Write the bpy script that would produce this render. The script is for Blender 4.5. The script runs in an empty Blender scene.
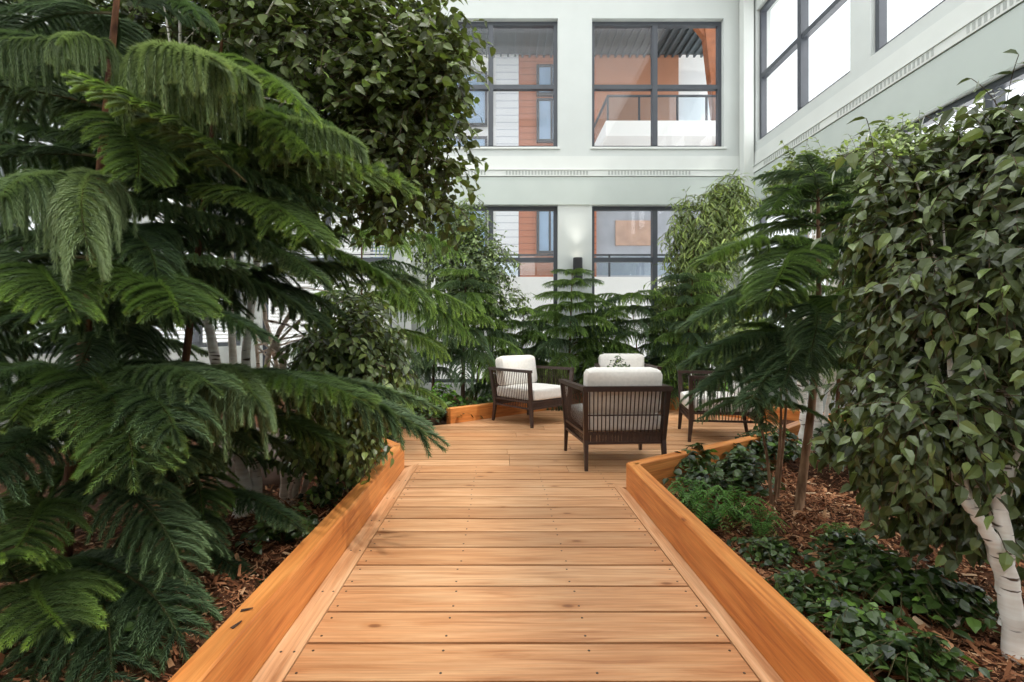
import bpy, math, random
import numpy as np
PI = math.pi
random.seed(7)
F = 500.0; H = 1.08; PX0 = 500.0; PY0 = 335.0      # focal length in pixels, eye height, vanishing point
scene = bpy.context.scene
C = scene.collection

def at(px, py, Y):
    """a place in the room from where it is seen and how far away it stands"""
    return np.array([(px - PX0) * Y / F, Y, H + (PY0 - py) * Y / F])

def lin(c):
    c = [x / 255.0 for x in c]
    return tuple([(x / 12.92 if x <= 0.04045 else ((x + 0.055) / 1.055) ** 2.4) for x in c] + [1.0])

# ------------------------------------------------------------------ materials
MATS = {}
def newmat(name):
    m = bpy.data.materials.new(name); m.use_nodes = True
    nt = m.node_tree; nt.nodes.clear()
    MATS[name] = m
    return m, nt
def N(nt, t, **kw):
    n = nt.nodes.new(t)
    for k, v in kw.items():
        if k in n.inputs.keys(): n.inputs[k].default_value = v
        else: setattr(n, k, v)
    return n
def L(nt, a, b): nt.links.new(a, b)
def out_of(nt, sh):
    o = nt.nodes.new('ShaderNodeOutputMaterial'); L(nt, sh, o.inputs['Surface']); return o
def principled(nt, rough=0.6, spec=0.4):
    p = nt.nodes.new('ShaderNodeBsdfPrincipled')
    p.inputs['Roughness'].default_value = rough
    p.inputs['Specular IOR Level'].default_value = spec
    return p
def mixc(nt, fac, a, b, mode='MIX'):
    m = nt.nodes.new('ShaderNodeMix'); m.data_type = 'RGBA'; m.blend_type = mode
    for sock, v in ((m.inputs[0], fac), (m.inputs[6], a), (m.inputs[7], b)):
        if hasattr(v, 'is_output') or isinstance(v, bpy.types.NodeSocket): L(nt, v, sock)
        else: sock.default_value = v
    return m.outputs[2]
def ramp(nt, fac, stops):
    r = nt.nodes.new('ShaderNodeValToRGB')
    while len(r.color_ramp.elements) < len(stops): r.color_ramp.elements.new(0.5)
    for e, (p, c) in zip(r.color_ramp.elements, stops): e.position = p; e.color = c
    L(nt, fac, r.inputs[0]); return r.outputs[0]
def mathn(nt, op, a, b=0.0):
    m = nt.nodes.new('ShaderNodeMath'); m.operation = op
    for s, v in ((m.inputs[0], a), (m.inputs[1], b)):
        if isinstance(v, bpy.types.NodeSocket): L(nt, v, s)
        else: s.default_value = v
    return m.outputs[0]

def mat_plain(name, col, rough=0.6, spec=0.4, noise=0.06, scale=8.0, bump=0.0, metallic=0.0):
    m, nt = newmat(name)
    p = principled(nt, rough, spec); p.inputs['Metallic'].default_value = metallic
    tc = N(nt, 'ShaderNodeTexCoord')
    nz = N(nt, 'ShaderNodeTexNoise', Scale=scale, Detail=4.0); L(nt, tc.outputs['Object'], nz.inputs['Vector'])
    c = lin(col); d = tuple([x * (1 - noise * 2) for x in c[:3]] + [1]); e = tuple([min(1, x * (1 + noise * 2)) for x in c[:3]] + [1])
    L(nt, ramp(nt, nz.outputs[0], [(0.3, d), (0.7, e)]), p.inputs['Base Color'])
    if bump:
        b = N(nt, 'ShaderNodeBump', Strength=bump, Distance=0.01); L(nt, nz.outputs[0], b.inputs['Height']); L(nt, b.outputs[0], p.inputs['Normal'])
    out_of(nt, p.outputs[0]); return m

def mat_wood(name, a, b, dark, axis='X', knots=True, rough=0.45, spec=0.4):
    m, nt = newmat(name)
    p = principled(nt, rough, spec)
    tc = N(nt, 'ShaderNodeTexCoord'); geo = N(nt, 'ShaderNodeNewGeometry')
    rnd = geo.outputs['Random Per Island']
    at_ = N(nt, 'ShaderNodeAttribute', attribute_name='grain')     # grain coordinates laid along each board
    off = N(nt, 'ShaderNodeCombineXYZ'); L(nt, mathn(nt, 'MULTIPLY', rnd, 37.0), off.inputs[0]); L(nt, mathn(nt, 'MULTIPLY', rnd, 91.0), off.inputs[1])
    add = N(nt, 'ShaderNodeVectorMath', operation='ADD'); L(nt, at_.outputs['Vector'], add.inputs[0]); L(nt, off.outputs[0], add.inputs[1])
    mp = N(nt, 'ShaderNodeMapping'); mp.inputs['Scale'].default_value = (1.2, 16.0, 16.0); L(nt, add.outputs[0], mp.inputs['Vector'])
    nz = N(nt, 'ShaderNodeTexNoise', Scale=1.6, Detail=6.0, Roughness=0.6, Distortion=0.6); L(nt, mp.outputs[0], nz.inputs['Vector'])
    mp2 = N(nt, 'ShaderNodeMapping'); mp2.inputs['Scale'].default_value = (3.0, 120.0, 120.0); L(nt, add.outputs[0], mp2.inputs['Vector'])
    nf = N(nt, 'ShaderNodeTexNoise', Scale=1.0, Detail=3.0); L(nt, mp2.outputs[0], nf.inputs['Vector'])
    base = ramp(nt, nz.outputs[0], [(0.28, lin(dark)), (0.45, lin(a)), (0.7, lin(b))])
    base = mixc(nt, 0.35, base, ramp(nt, nf.outputs[0], [(0.35, (0.45, 0.45, 0.45, 1)), (0.65, (1, 1, 1, 1))]), 'MULTIPLY')
    # board to board difference
    tone = ramp(nt, rnd, [(0.0, (0.78, 0.70, 0.62, 1)), (0.35, (0.98, 0.95, 0.9, 1)), (0.7, (1.1, 1.07, 1.03, 1)), (1.0, (0.88, 0.74, 0.6, 1))])
    base = mixc(nt, 1.0, base, tone, 'MULTIPLY')
    if knots:
        mk = N(nt, 'ShaderNodeMapping'); mk.inputs['Scale'].default_value = (2.0, 4.5, 1.0); L(nt, add.outputs[0], mk.inputs['Vector'])
        vo = N(nt, 'ShaderNodeTexVoronoi', voronoi_dimensions='2D', Scale=1.0); L(nt, mk.outputs[0], vo.inputs['Vector'])
        k = ramp(nt, vo.outputs['Distance'], [(0.0, (0.2, 0.11, 0.07, 1)), (0.035, (0.36, 0.22, 0.14, 1)), (0.06, (0.84, 0.74, 0.64, 1)), (0.14, (1, 1, 1, 1))])
        sc_ = N(nt, 'ShaderNodeSeparateColor'); L(nt, vo.outputs['Color'], sc_.inputs[0])
        base = mixc(nt, mathn(nt, 'MULTIPLY', mathn(nt, 'GREATER_THAN', sc_.outputs[0], 0.68), 0.8), base, k, 'MULTIPLY')
    L(nt, base, p.inputs['Base Color'])
    bmp = N(nt, 'ShaderNodeBump', Strength=0.15, Distance=0.004); L(nt, nf.outputs[0], bmp.inputs['Height']); L(nt, bmp.outputs[0], p.inputs['Normal'])
    out_of(nt, p.outputs[0]); return m

def mat_leaf(name, dark, light, tip, rough=0.45, trans=0.25, spec=0.35):
    m, nt = newmat(name)
    a = N(nt, 'ShaderNodeAttribute', attribute_name='tint')
    sp = N(nt, 'ShaderNodeSeparateColor'); L(nt, a.outputs['Color'], sp.inputs[0])
    oi = N(nt, 'ShaderNodeObjectInfo')
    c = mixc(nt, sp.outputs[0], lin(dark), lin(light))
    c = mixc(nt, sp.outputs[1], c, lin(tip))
    v = ramp(nt, oi.outputs['Random'], [(0.0, (0.75, 0.8, 0.78, 1)), (1.0, (1.15, 1.12, 1.05, 1))])
    c = mixc(nt, 1.0, c, v, 'MULTIPLY')
    p = principled(nt, rough, spec); L(nt, c, p.inputs['Base Color'])
    t = N(nt, 'ShaderNodeBsdfTranslucent'); L(nt, mixc(nt, 1.0, c, (1.3, 1.35, 0.7, 1), 'MULTIPLY'), t.inputs['Color'])
    mx = N(nt, 'ShaderNodeMixShader'); mx.inputs[0].default_value = trans
    L(nt, p.outputs[0], mx.inputs[1]); L(nt, t.outputs[0], mx.inputs[2])
    out_of(nt, mx.outputs[0]); return m

def mat_bark(name, a, b, mark=None, horiz=False):
    m, nt = newmat(name)
    p = principled(nt, 0.75, 0.2)
    tc = N(nt, 'ShaderNodeTexCoord')
    mp = N(nt, 'ShaderNodeMapping'); mp.inputs['Scale'].default_value = (6, 6, 45) if horiz else (40, 40, 8)
    L(nt, tc.outputs['Object'], mp.inputs['Vector'])
    nz = N(nt, 'ShaderNodeTexNoise', Scale=1.0, Detail=5.0); L(nt, mp.outputs[0], nz.inputs['Vector'])
    c = ramp(nt, nz.outputs[0], [(0.35, lin(a)), (0.65, lin(b))])
    if mark:
        n2 = N(nt, 'ShaderNodeTexNoise', Scale=1.0, Detail=2.0)
        mp2 = N(nt, 'ShaderNodeMapping'); mp2.inputs['Scale'].default_value = (9, 9, 60); L(nt, tc.outputs['Object'], mp2.inputs['Vector']); L(nt, mp2.outputs[0], n2.inputs['Vector'])
        k = ramp(nt, n2.outputs[0], [(0.62, (0, 0, 0, 1)), (0.68, (1, 1, 1, 1))])
        c = mixc(nt, k, c, lin(mark))
    L(nt, c, p.inputs['Base Color'])
    b_ = N(nt, 'ShaderNodeBump', Strength=0.4, Distance=0.004); L(nt, nz.outputs[0], b_.inputs['Height']); L(nt, b_.outputs[0], p.inputs['Normal'])
    out_of(nt, p.outputs[0]); return m

def mat_lines(name, a, b, freq, axis=2, frac=0.12, rough=0.6, bump=0.0):
    """plain colour with thin regular lines (siding laps) along one world axis"""
    m, nt = newmat(name)
    p = principled(nt, rough, 0.3)
    tc = N(nt, 'ShaderNodeTexCoord'); sx = N(nt, 'ShaderNodeSeparateXYZ'); L(nt, tc.outputs['Object'], sx.inputs[0])
    fr = mathn(nt, 'FRACT', mathn(nt, 'MULTIPLY', sx.outputs[axis], freq))
    k = mathn(nt, 'LESS_THAN', fr, frac)
    L(nt, mixc(nt, k, lin(a), lin(b)), p.inputs['Base Color'])
    out_of(nt, p.outputs[0]); return m

def mat_glass(name, tint=(1, 1, 1, 1), refl=0.03):
    m, nt = newmat(name)
    t = N(nt, 'ShaderNodeBsdfTransparent', Color=tint); g = N(nt, 'ShaderNodeBsdfGlossy', Roughness=0.02)
    mx = N(nt, 'ShaderNodeMixShader'); mx.inputs[0].default_value = refl
    L(nt, t.outputs[0], mx.inputs[1]); L(nt, g.outputs[0], mx.inputs[2]); out_of(nt, mx.outputs[0]); return m

def mat_emit(name, col, s):
    m, nt = newmat(name); e = N(nt, 'ShaderNodeEmission', Color=lin(col), Strength=s); out_of(nt, e.outputs[0]); return m

def mat_tint(name, cols, rough=0.8, spec=0.2):
    """colour ramp driven by each piece's own tint"""
    m, nt = newmat(name); p = principled(nt, rough, spec)
    a = N(nt, 'ShaderNodeAttribute', attribute_name='tint'); sp = N(nt, 'ShaderNodeSeparateColor'); L(nt, a.outputs['Color'], sp.inputs[0])
    L(nt, ramp(nt, sp.outputs[0], [(i / (len(cols) - 1), lin(c)) for i, c in enumerate(cols)]), p.inputs['Base Color'])
    out_of(nt, p.outputs[0]); return m

M_WALL = mat_plain('wall_paint', (190, 195, 192), 0.7, 0.2, 0.012, 3)
M_BEAM = mat_plain('beam_shaded_paint', (178, 186, 181), 0.7, 0.2, 0.012, 3)  # darker than the walls: the band's shade is put into the colour
M_TRIM = mat_plain('trim_paint', (202, 206, 202), 0.6, 0.3, 0.012, 3)
M_GRILLE = mat_plain('grille_grey', (158, 163, 159), 0.6)
M_FRAME = mat_plain('window_frame_charcoal', (70, 74, 80), 0.45, 0.4, 0.03)
M_GLASS = mat_glass('window_glass')
M_DECK = mat_wood('deck_wood', (208, 158, 116), (229, 188, 148), (178, 124, 84))
M_KERB = mat_wood('kerb_wood', (210, 134, 70), (230, 160, 92), (178, 102, 50))
M_SCREW = mat_plain('screw_metal', (60, 45, 35), 0.4, 0.5)
M_SOIL = mat_plain('soil', (84, 56, 40), 0.95, 0.1, 0.3, 14, 0.6)
M_CHIP = mat_tint('bark_chip', [(60, 36, 24), (112, 68, 44), (156, 104, 72), (190, 142, 104), (222, 190, 156)])
M_NORF = mat_leaf('pine_needle', (34, 54, 30), (122, 148, 96), (156, 190, 96), 0.5, 0.25)
M_NORFB = mat_leaf('pine_needle_bright', (40, 62, 32), (138, 168, 102), (176, 212, 104), 0.5, 0.3)
M_NORFD = mat_leaf('pine_needle_blue', (36, 56, 38), (124, 150, 114), (146, 176, 112), 0.55, 0.2)
M_NORFG = mat_leaf('pine_needle_grey', (54, 76, 48), (156, 176, 136), (176, 200, 128), 0.55, 0.25)
M_PTWIG = mat_plain('pine_twig', (78, 72, 42), 0.8)
M_LEAFD = mat_leaf('birch_leaf', (32, 36, 22), (112, 118, 78), (140, 164, 84), 0.4, 0.28, 0.4)
M_LEAFR = mat_leaf('broad_leaf', (24, 32, 20), (96, 108, 74), (140, 160, 96), 0.32, 0.22, 0.6)
M_LEAFF = mat_leaf('ficus_leaf', (36, 52, 30), (120, 140, 92), (172, 192, 118), 0.35, 0.3, 0.5)
M_LEAFB = mat_leaf('bamboo_leaf', (58, 72, 44), (136, 152, 102), (184, 202, 112), 0.45, 0.3)
M_IVY = mat_leaf('ivy_leaf', (26, 44, 20), (88, 114, 56), (112, 148, 66), 0.32, 0.15, 0.5)
M_BUSH = mat_leaf('bush_leaf', (70, 110, 40), (140, 190, 80), (196, 224, 110), 0.5, 0.35)
M_FERN = mat_leaf('fern_leaf', (36, 72, 30), (86, 138, 56), (150, 192, 84), 0.5, 0.25)
M_BIRCH = mat_bark('birch_bark', (232, 222, 212), (252, 248, 242), (92, 74, 62), True)
M_BIRCH2 = mat_bark('birch_bark_brown', (206, 184, 168), (244, 230, 218), (96, 72, 58), True)
M_PBARK = mat_bark('pine_bark', (74, 48, 36), (128, 88, 62))
M_PBARKL = mat_bark('pine_bark_light', (110, 82, 62), (160, 126, 98))
M_DBARK = mat_bark('dark_bark', (58, 46, 36), (94, 76, 58))
M_CFRAME = mat_plain('chair_frame_brown', (58, 42, 36), 0.4, 0.5, 0.08, 20)
M_CORD = mat_plain('chair_cord_brown', (74, 58, 50), 0.7, 0.2, 0.08, 30)
M_CUSH = mat_plain('linen_cushion', (228, 224, 217), 0.9, 0.1, 0.03, 40, 0.1)
M_STONE = mat_plain('stone_grey', (150, 146, 146), 0.9, 0.1, 0.12, 5, 0.5)
M_STONEP = mat_plain('stone_pale', (186, 170, 164), 0.9, 0.1, 0.08, 5, 0.4)
M_BLACK = mat_plain('lamp_black', (34, 34, 36), 0.4, 0.4)
M_GLOW = mat_emit('lamp_glow', (255, 238, 214), 9.0)
M_POT = mat_plain('pot_ceramic', (206, 202, 196), 0.5)
M_SIDW = mat_lines('white_siding', (238, 240, 242), (200, 204, 210), 5.0)
M_SIDO = mat_lines('terracotta_siding', (196, 124, 92), (158, 92, 66), 5.5)
M_ORANGE = mat_plain('orange_panel', (194, 136, 106), 0.6, 0.3, 0.05, 1.5)
M_TAN = mat_plain('tan_panel', (196, 164, 146), 0.6, 0.3, 0.08, 2.5)
M_EXTG = mat_plain('concrete_grey', (176, 180, 188), 0.7, 0.2, 0.05, 2)
M_EXTW = mat_plain('exterior_white', (246, 246, 244), 0.7, 0.2, 0.01, 2)
M_SOFF = mat_plain('ribbed_metal', (70, 82, 88), 0.5, 0.4, 0.04, 4)
M_TIMB = mat_plain('column_timber', (160, 98, 64), 0.6, 0.3, 0.1, 6)
M_BLUE = mat_plain('painted_sky_glass', (150, 178, 206), 0.2, 0.6, 0.1, 1.5)  # opaque panes, the reflected sky painted in as pale blue
M_RAILG = mat_glass('rail_glass', (0.86, 0.92, 0.96, 1), 0.1)
M_BLIND = mat_plain('blind_white', (226, 226, 222), 0.7)

# ------------------------------------------------------------------ mesh builder
def unit(v, axis=-1):
    v = np.asarray(v, float); n = np.linalg.norm(v, axis=axis, keepdims=True); n[n == 0] = 1
    return v / n

class MB:
    def __init__(s):
        s.v = []; s.f = []; s.n = 0; s.t = []; s.g = []
    def add(s, verts, faces, mat=0, tint=None, grain=None):
        """faces: array (n,3) or (n,4)"""
        verts = np.asarray(verts, float).reshape(-1, 3); faces = np.asarray(faces, int)
        s.v.append(verts); s.f.append((faces + s.n, mat)); s.n += len(verts)
        if tint is None: tint = np.zeros((len(verts), 2))
        s.t.append(np.broadcast_to(np.asarray(tint, float), (len(verts), 2)))
        s.g.append(verts if grain is None else grain)
        return s
    def box(s, lo, hi, mat=0):
        x0, y0, z0 = lo; x1, y1, z1 = hi
        v = [(x0,y0,z0),(x1,y0,z0),(x1,y1,z0),(x0,y1,z0),(x0,y0,z1),(x1,y0,z1),(x1,y1,z1),(x0,y1,z1)]
        return s.add(v, [(0,3,2,1),(4,5,6,7),(0,1,5,4),(1,2,6,5),(2,3,7,6),(3,0,4,7)], mat)
    def prism(s, poly, z0, z1, mat=0, axis=None):
        """convex polygon (x, y) extruded; axis = direction of the grain"""
        n = len(poly); p = np.array(poly, float)
        lo = np.c_[p, np.full(n, z0)]; hi = np.c_[p, np.full(n, z1)]
        v = np.r_[lo, hi]
        g = v
        if axis is not None:
            a = unit(np.array([axis[0], axis[1], 0.0])); b = np.array([-a[1], a[0], 0.0])
            g = np.c_[v @ a, v @ b, v[:, 2]]
        base = s.n; s.v.append(v); s.g.append(g); s.t.append(np.zeros((2 * n, 2))); s.n += 2 * n
        s.f.append(([list(range(base + n, base + 2 * n)), list(range(base + n - 1, base - 1, -1))], mat))
        s.f.append((np.array([(i, (i + 1) % n, n + (i + 1) % n, n + i) for i in range(n)]) + base, mat))
        return s
    def bar(s, a, b, w, h, mat=0, up=(0, 0, 1), w2=None, h2=None):
        a = np.array(a, float); b = np.array(b, float); d = unit(b - a); u = np.array(up, float)
        if abs(d @ u) > 0.95: u = np.array([0, 1.0, 0])
        r = unit(np.cross(d, u)); u = np.cross(r, d); w2 = w if w2 is None else w2; h2 = h if h2 is None else h2
        v = []
        for p, ww, hh in ((a, w, h), (b, w2, h2)):
            for sx, sz in ((-1,-1),(1,-1),(1,1),(-1,1)): v.append(p + r * sx * ww / 2 + u * sz * hh / 2)
        v = np.array(v); g = np.c_[(v - a) @ d, (v - a) @ r, (v - a) @ u]
        return s.add(v, [(0,1,2,3),(7,6,5,4),(0,4,5,1),(1,5,6,2),(2,6,7,3),(3,7,4,0)], mat, grain=g)
    def tube(s, pts, rad, seg=8, mat=0, tint=None, cap=True):
        P = np.array(pts, float); n = len(P); R = np.broadcast_to(np.asarray(rad, float), (n,))
        T = np.gradient(P, axis=0); T = unit(T)
        ref = np.array([0, 0, 1.0]) if abs(T[:, 2]).mean() < 0.8 else np.array([1.0, 0, 0])
        A = unit(np.cross(T, ref)); B = np.cross(T, A)
        an = np.arange(seg) * 2 * PI / seg
        ring = A[:, None, :] * np.cos(an)[None, :, None] + B[:, None, :] * np.sin(an)[None, :, None]
        V = (P[:, None, :] + ring * R[:, None, None]).reshape(-1, 3)
        i = np.arange(n - 1)[:, None] * seg; j = np.arange(seg)[None, :]; k = (j + 1) % seg
        Fq = np.stack([i + j, i + k, i + seg + k, i + seg + j], -1).reshape(-1, 4)
        base = s.n
        s.add(V, Fq, mat, tint)
        if cap: s.f.append(([list(range(base, base + seg)), list(range(base + n * seg - 1, base + (n - 1) * seg - 1, -1))], mat))
        return s
    def lathe(s, prof, c=(0, 0, 0), seg=24, mat=0):
        prof = np.array(prof, float); n = len(prof); an = np.arange(seg) * 2 * PI / seg
        V = np.stack([prof[:, 0][:, None] * np.cos(an), prof[:, 0][:, None] * np.sin(an), np.repeat(prof[:, 1][:, None], seg, 1)], -1).reshape(-1, 3) + np.array(c)
        i = np.arange(n - 1)[:, None] * seg; j = np.arange(seg)[None, :]; k = (j + 1) % seg
        return s.add(V, np.stack([i + j, i + k, i + seg + k, i + seg + j], -1).reshape(-1, 4), mat)
    def build(s, name, mats, parent=None, smooth=False, loc=None):
        me = bpy.data.meshes.new(name)
        if not isinstance(mats, (list, tuple)): mats = [mats]
        for m in mats: me.materials.append(m)
        V = np.concatenate(s.v) if s.v else np.zeros((0, 3))
        if loc is not None: V = V - np.array(loc)
        loops = []; sizes = []; mi = []
        for f, m in s.f:
            if isinstance(f, list):
                for q in f: loops.append(np.array(q)); sizes.append(np.array([len(q)])); mi.append(np.array([m]))
            else:
                loops.append(f.reshape(-1)); sizes.append(np.full(len(f), f.shape[1])); mi.append(np.full(len(f), m))
        loops = np.concatenate(loops); sizes = np.concatenate(sizes); mi = np.concatenate(mi)
        me.vertices.add(len(V)); me.vertices.foreach_set('co', V.astype(np.float32).ravel())
        me.loops.add(len(loops)); me.loops.foreach_set('vertex_index', loops.astype(np.int32))
        me.polygons.add(len(sizes)); me.polygons.foreach_set('loop_start', np.r_[0, np.cumsum(sizes)[:-1]].astype(np.int32))
        me.polygons.foreach_set('material_index', mi.astype(np.int32))
        me.polygons.foreach_set('use_smooth', np.full(len(sizes), bool(smooth)))
        T = np.concatenate(s.t)
        if T.any():
            ca = me.color_attributes.new('tint', 'FLOAT_COLOR', 'POINT')
            ca.data.foreach_set('color', np.c_[T, np.zeros(len(T)), np.ones(len(T))].astype(np.float32).ravel())
        if any(m in (M_DECK, M_KERB) for m in mats):
            ga = me.attributes.new('grain', 'FLOAT_VECTOR', 'POINT')
            ga.data.foreach_set('vector', np.concatenate(s.g).astype(np.float32).ravel())
        me.update(calc_edges=True); me.validate()
        o = bpy.data.objects.new(name, me); C.objects.link(o)
        if loc is not None: o.location = loc
        if parent is not None: o.parent = parent
        return o

def tag(o, label, cat, group=None, kind=None):
    o['label'] = label; o['category'] = cat
    if group: o['group'] = group
    if kind: o['kind'] = kind
    return o
def thing(name, label, cat, loc=(0, 0, 0), rz=0.0, group=None):
    o = bpy.data.objects.new(name, None); o.empty_display_size = 0.1; C.objects.link(o)
    o.location = tuple(float(x) for x in loc); o.rotation_euler = (0, 0, rz)
    return tag(o, label, cat, group)
def struct(o): o['kind'] = 'structure'; return o
def bez(P, n=20):
    """smooth curve through points"""
    P = np.array(P, float)
    if len(P) == 2: return P[0] + (P[1] - P[0]) * np.linspace(0, 1, n)[:, None]
    Q = np.vstack([2 * P[0] - P[1], P, 2 * P[-1] - P[-2]]); out = []
    seg = len(P) - 1
    for u in np.linspace(0, seg - 1e-6, n):
        i = int(u); t = u - i; a, b, c, d = Q[i:i + 4]
        out.append(0.5 * ((2 * b) + (-a + c) * t + (2 * a - 5 * b + 4 * c - d) * t * t + (-a + 3 * b - 3 * c + d) * t ** 3))
    return np.array(out)

# ------------------------------------------------------------------ room shell
XL, XR, YB, YF, ZC = -4.3, 4.3, 8.6, -3.0, 7.6
TH = 0.25
def wall_back():
    m = MB()
    ops = [(1.582, 3.853), (-1.273, 0.998), (-4.13, -1.858)]
    rows = [(0.25, 3.316), (4.31, 6.53)]
    y0, y1 = YB, YB + TH
    m.box((XL - TH, y0, 0 - 0.3), (XR + TH, y1, rows[0][0])); m.box((XL - TH, y0, rows[0][1]), (XR + TH, y1, rows[1][0])); m.box((XL - TH, y0, rows[1][1]), (XR + TH, y1, ZC + 0.2))
    xs = [XL - TH, -4.13, -1.858, -1.273, 0.998, 1.582, 3.853, XR + TH]
    for z0, z1 in rows:
        for i in range(0, 8, 2): m.box((xs[i], y0, z0), (xs[i + 1], y1, z1))
    struct(m.build('wall_back', M_WALL))
wall_back()
SIDE_W = [(6.14, 8.4), (3.1, 5.81), (0.2, 2.6)]
def wall_side(x, sgn, name):
    m = MB(); x0, x1 = (x, x + TH) if sgn > 0 else (x - TH, x)
    rows = [(0.9, 3.316), (4.31, 6.53)]
    for z0, z1 in ((-0.3, 0.9), (3.316, 4.31), (6.53, ZC + 0.2)): m.box((x0, YF, z0), (x1, YB, z1))
    ys = [YF] + sorted([a for w in SIDE_W for a in w]) + [YB]
    for z0, z1 in rows:
        for i in range(0, len(ys), 2): m.box((x0, ys[i], z0), (x1, ys[i + 1], z1))
    struct(m.build(name, M_WALL))
wall_side(XR, 1, 'wall_right'); wall_side(XL, -1, 'wall_left')
struct(MB().box((XL - TH, YF - TH, -0.3), (XR + TH, YF, ZC + 0.2)).build('wall_front', M_WALL))
# ceiling with a skylight well
m = MB(); cz0, cz1 = ZC, ZC + 0.2
m.box((XL, YF, cz0), (XL + 0.8, YB, cz1)).box((XR - 0.8, YF, cz0), (XR, YB, cz1)).box((XL + 0.8, YF, cz0), (XR - 0.8, YF + 1, cz1)).box((XL + 0.8, YB - 0.8, cz0), (XR - 0.8, YB, cz1))
for k in range(4): m.box((XL + 0.8, -0.4 + k * 2.2, cz0), (XR - 0.8, -0.22 + k * 2.2, cz1))
struct(m.build('ceiling', M_WALL))

wn = [0]
def window(axis, a0, a1, z0, z1, depth, sgn=1, mull=(0.5,), trans=(0.42,), blinds=False):
    """axis 'y': lies in the back wall (a = X); axis 'x': lies in a side wall (a = Y)"""
    wn[0] += 1
    fr = MB(); t = 0.062; d0, d1 = depth, depth + 0.09 * sgn
    d0, d1 = min(d0, d1), max(d0, d1)
    def bx(u0, u1, w0, w1, e0=d0, e1=d1, mb=None):
        mb = mb or fr
        if axis == 'y': mb.box((u0, e0, w0), (u1, e1, w1))
        else: mb.box((e0, u0, w0), (e1, u1, w1))
    bx(a0, a1, z0, z0 + t); bx(a0, a1, z1 - t, z1); bx(a0, a0 + t, z0 + t, z1 - t); bx(a1 - t, a1, z0 + t, z1 - t)
    c = a0 + (a1 - a0) * mull[0]; bx(c - t * 0.7, c + t * 0.7, z0 + t, z1 - t, d0 - 0.012, d1 + 0.012)
    for z in trans: bx(a0 + t, c - t * 0.7, z - t * 0.6, z + t * 0.6); bx(c + t * 0.7, a1 - t, z - t * 0.6, z + t * 0.6)
    o = struct(fr.build('window_%d' % wn[0], M_FRAME))
    g = MB(); dc = (d0 + d1) / 2; bx(a0 + .01, a1 - .01, z0 + .01, z1 - .01, dc - 0.004, dc + 0.004, g)
    g.build('pane', M_GLASS, o)
    if blinds:
        b = MB()
        for i in range(int((z1 - z0) / 0.06)):
            z = z0 + 0.05 + i * 0.06; bx(a0 + .08, a1 - .08, z, z + 0.028, d1 + 0.02 if sgn > 0 else d0 - 0.06, d1 + 0.06 if sgn > 0 else d0 - 0.02, b)
        b.build('blind', M_BLIND, o)
    return o
for x0, x1 in ((-4.13, -1.858), (-1.273, 0.998), (1.582, 3.853)):
    window('y', x0, x1, 4.31, 6.53, YB + 0.1, 1, (0.49,), (5.40,))
    window('y', x0, x1, 0.25, 3.316, YB + 0.1, 1, (0.49,), (2.39,), blinds=(x0 < -4))
for y0, y1 in SIDE_W:
    for x, s in ((XR + 0.06, 1), (XL - 0.06, -1)):
        window('x', y0, y1, 4.31, 6.53, x, s, (0.5,), (5.40,))
        window('x', y0, y1, 0.9, 3.316, x, s, (0.5,), (2.39,), blinds=(s < 0 and y0 > 5))
tn = [0]
def trim(m, mats, smooth=False):
    tn[0] += 1; return struct(m.build('trim_%d' % tn[0], mats))
# slotted ledge that runs round the room under the upper windows
def ledge(axis, a0, a1, w, sgn):
    m = MB(); z0, z1 = 3.80, 3.90
    def bx(u0, u1, p0, p1, zz0, zz1, mat=0):
        lo, hi = min(w - sgn * p0, w - sgn * p1), max(w - sgn * p0, w - sgn * p1)
        if axis == 'y': m.box((u0, lo, zz0), (u1, hi, zz1), mat)
        else: m.box((lo, u0, zz0), (hi, u1, zz1), mat)
    bx(a0, a1, 0.001, 0.05, z0, z1, 0); bx(a0, a1, 0.001, 0.02, z1, 4.15, 0)
    bx(a0, a1, 0.001, 0.065, z1, z1 + 0.012, 0)
    # two rows of slots
    u = a0 + 0.9
    while u < a1 - 1.2:
        for k in range(26):
            bx(u + k * 0.055, u + k * 0.055 + 0.028, 0.05, 0.053, z0 + 0.02, z1 - 0.012, 1)
        u += 1.75
    trim(m, [M_TRIM, M_GRILLE])
ledge('y', XL, XR, YB, 1); ledge('x', YF, YB - 0.07, XR, 1); ledge('x', YF, YB - 0.07, XL, -1)
# beam band below the ledge
trim(MB().box((-0.95, YB - 0.035, 3.316), (XR - 0.04, YB - 0.001, 3.79)), M_BEAM)
trim(MB().box((XR - 0.035, YF, 3.316), (XR - 0.001, YB - 0.04, 3.79)), M_BEAM)
trim(MB().box((XR - 0.2, YB - 0.2, -0.05), (XR - 0.036, YB - 0.036, ZC)), M_TRIM)      # corner column
trim(MB().box((-1.62, YB - 0.16, -0.05), (-1.5, YB - 0.04, 3.79)), M_TRIM)            # slim post between windows
for x0, x1 in ((-4.13, -1.858), (-1.273, 0.998), (1.582, 3.853)):
    trim(MB().box((x0 - 0.03, YB - 0.03, 4.275), (x1 + 0.03, YB + 0.1, 4.309)), M_TRIM)

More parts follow.
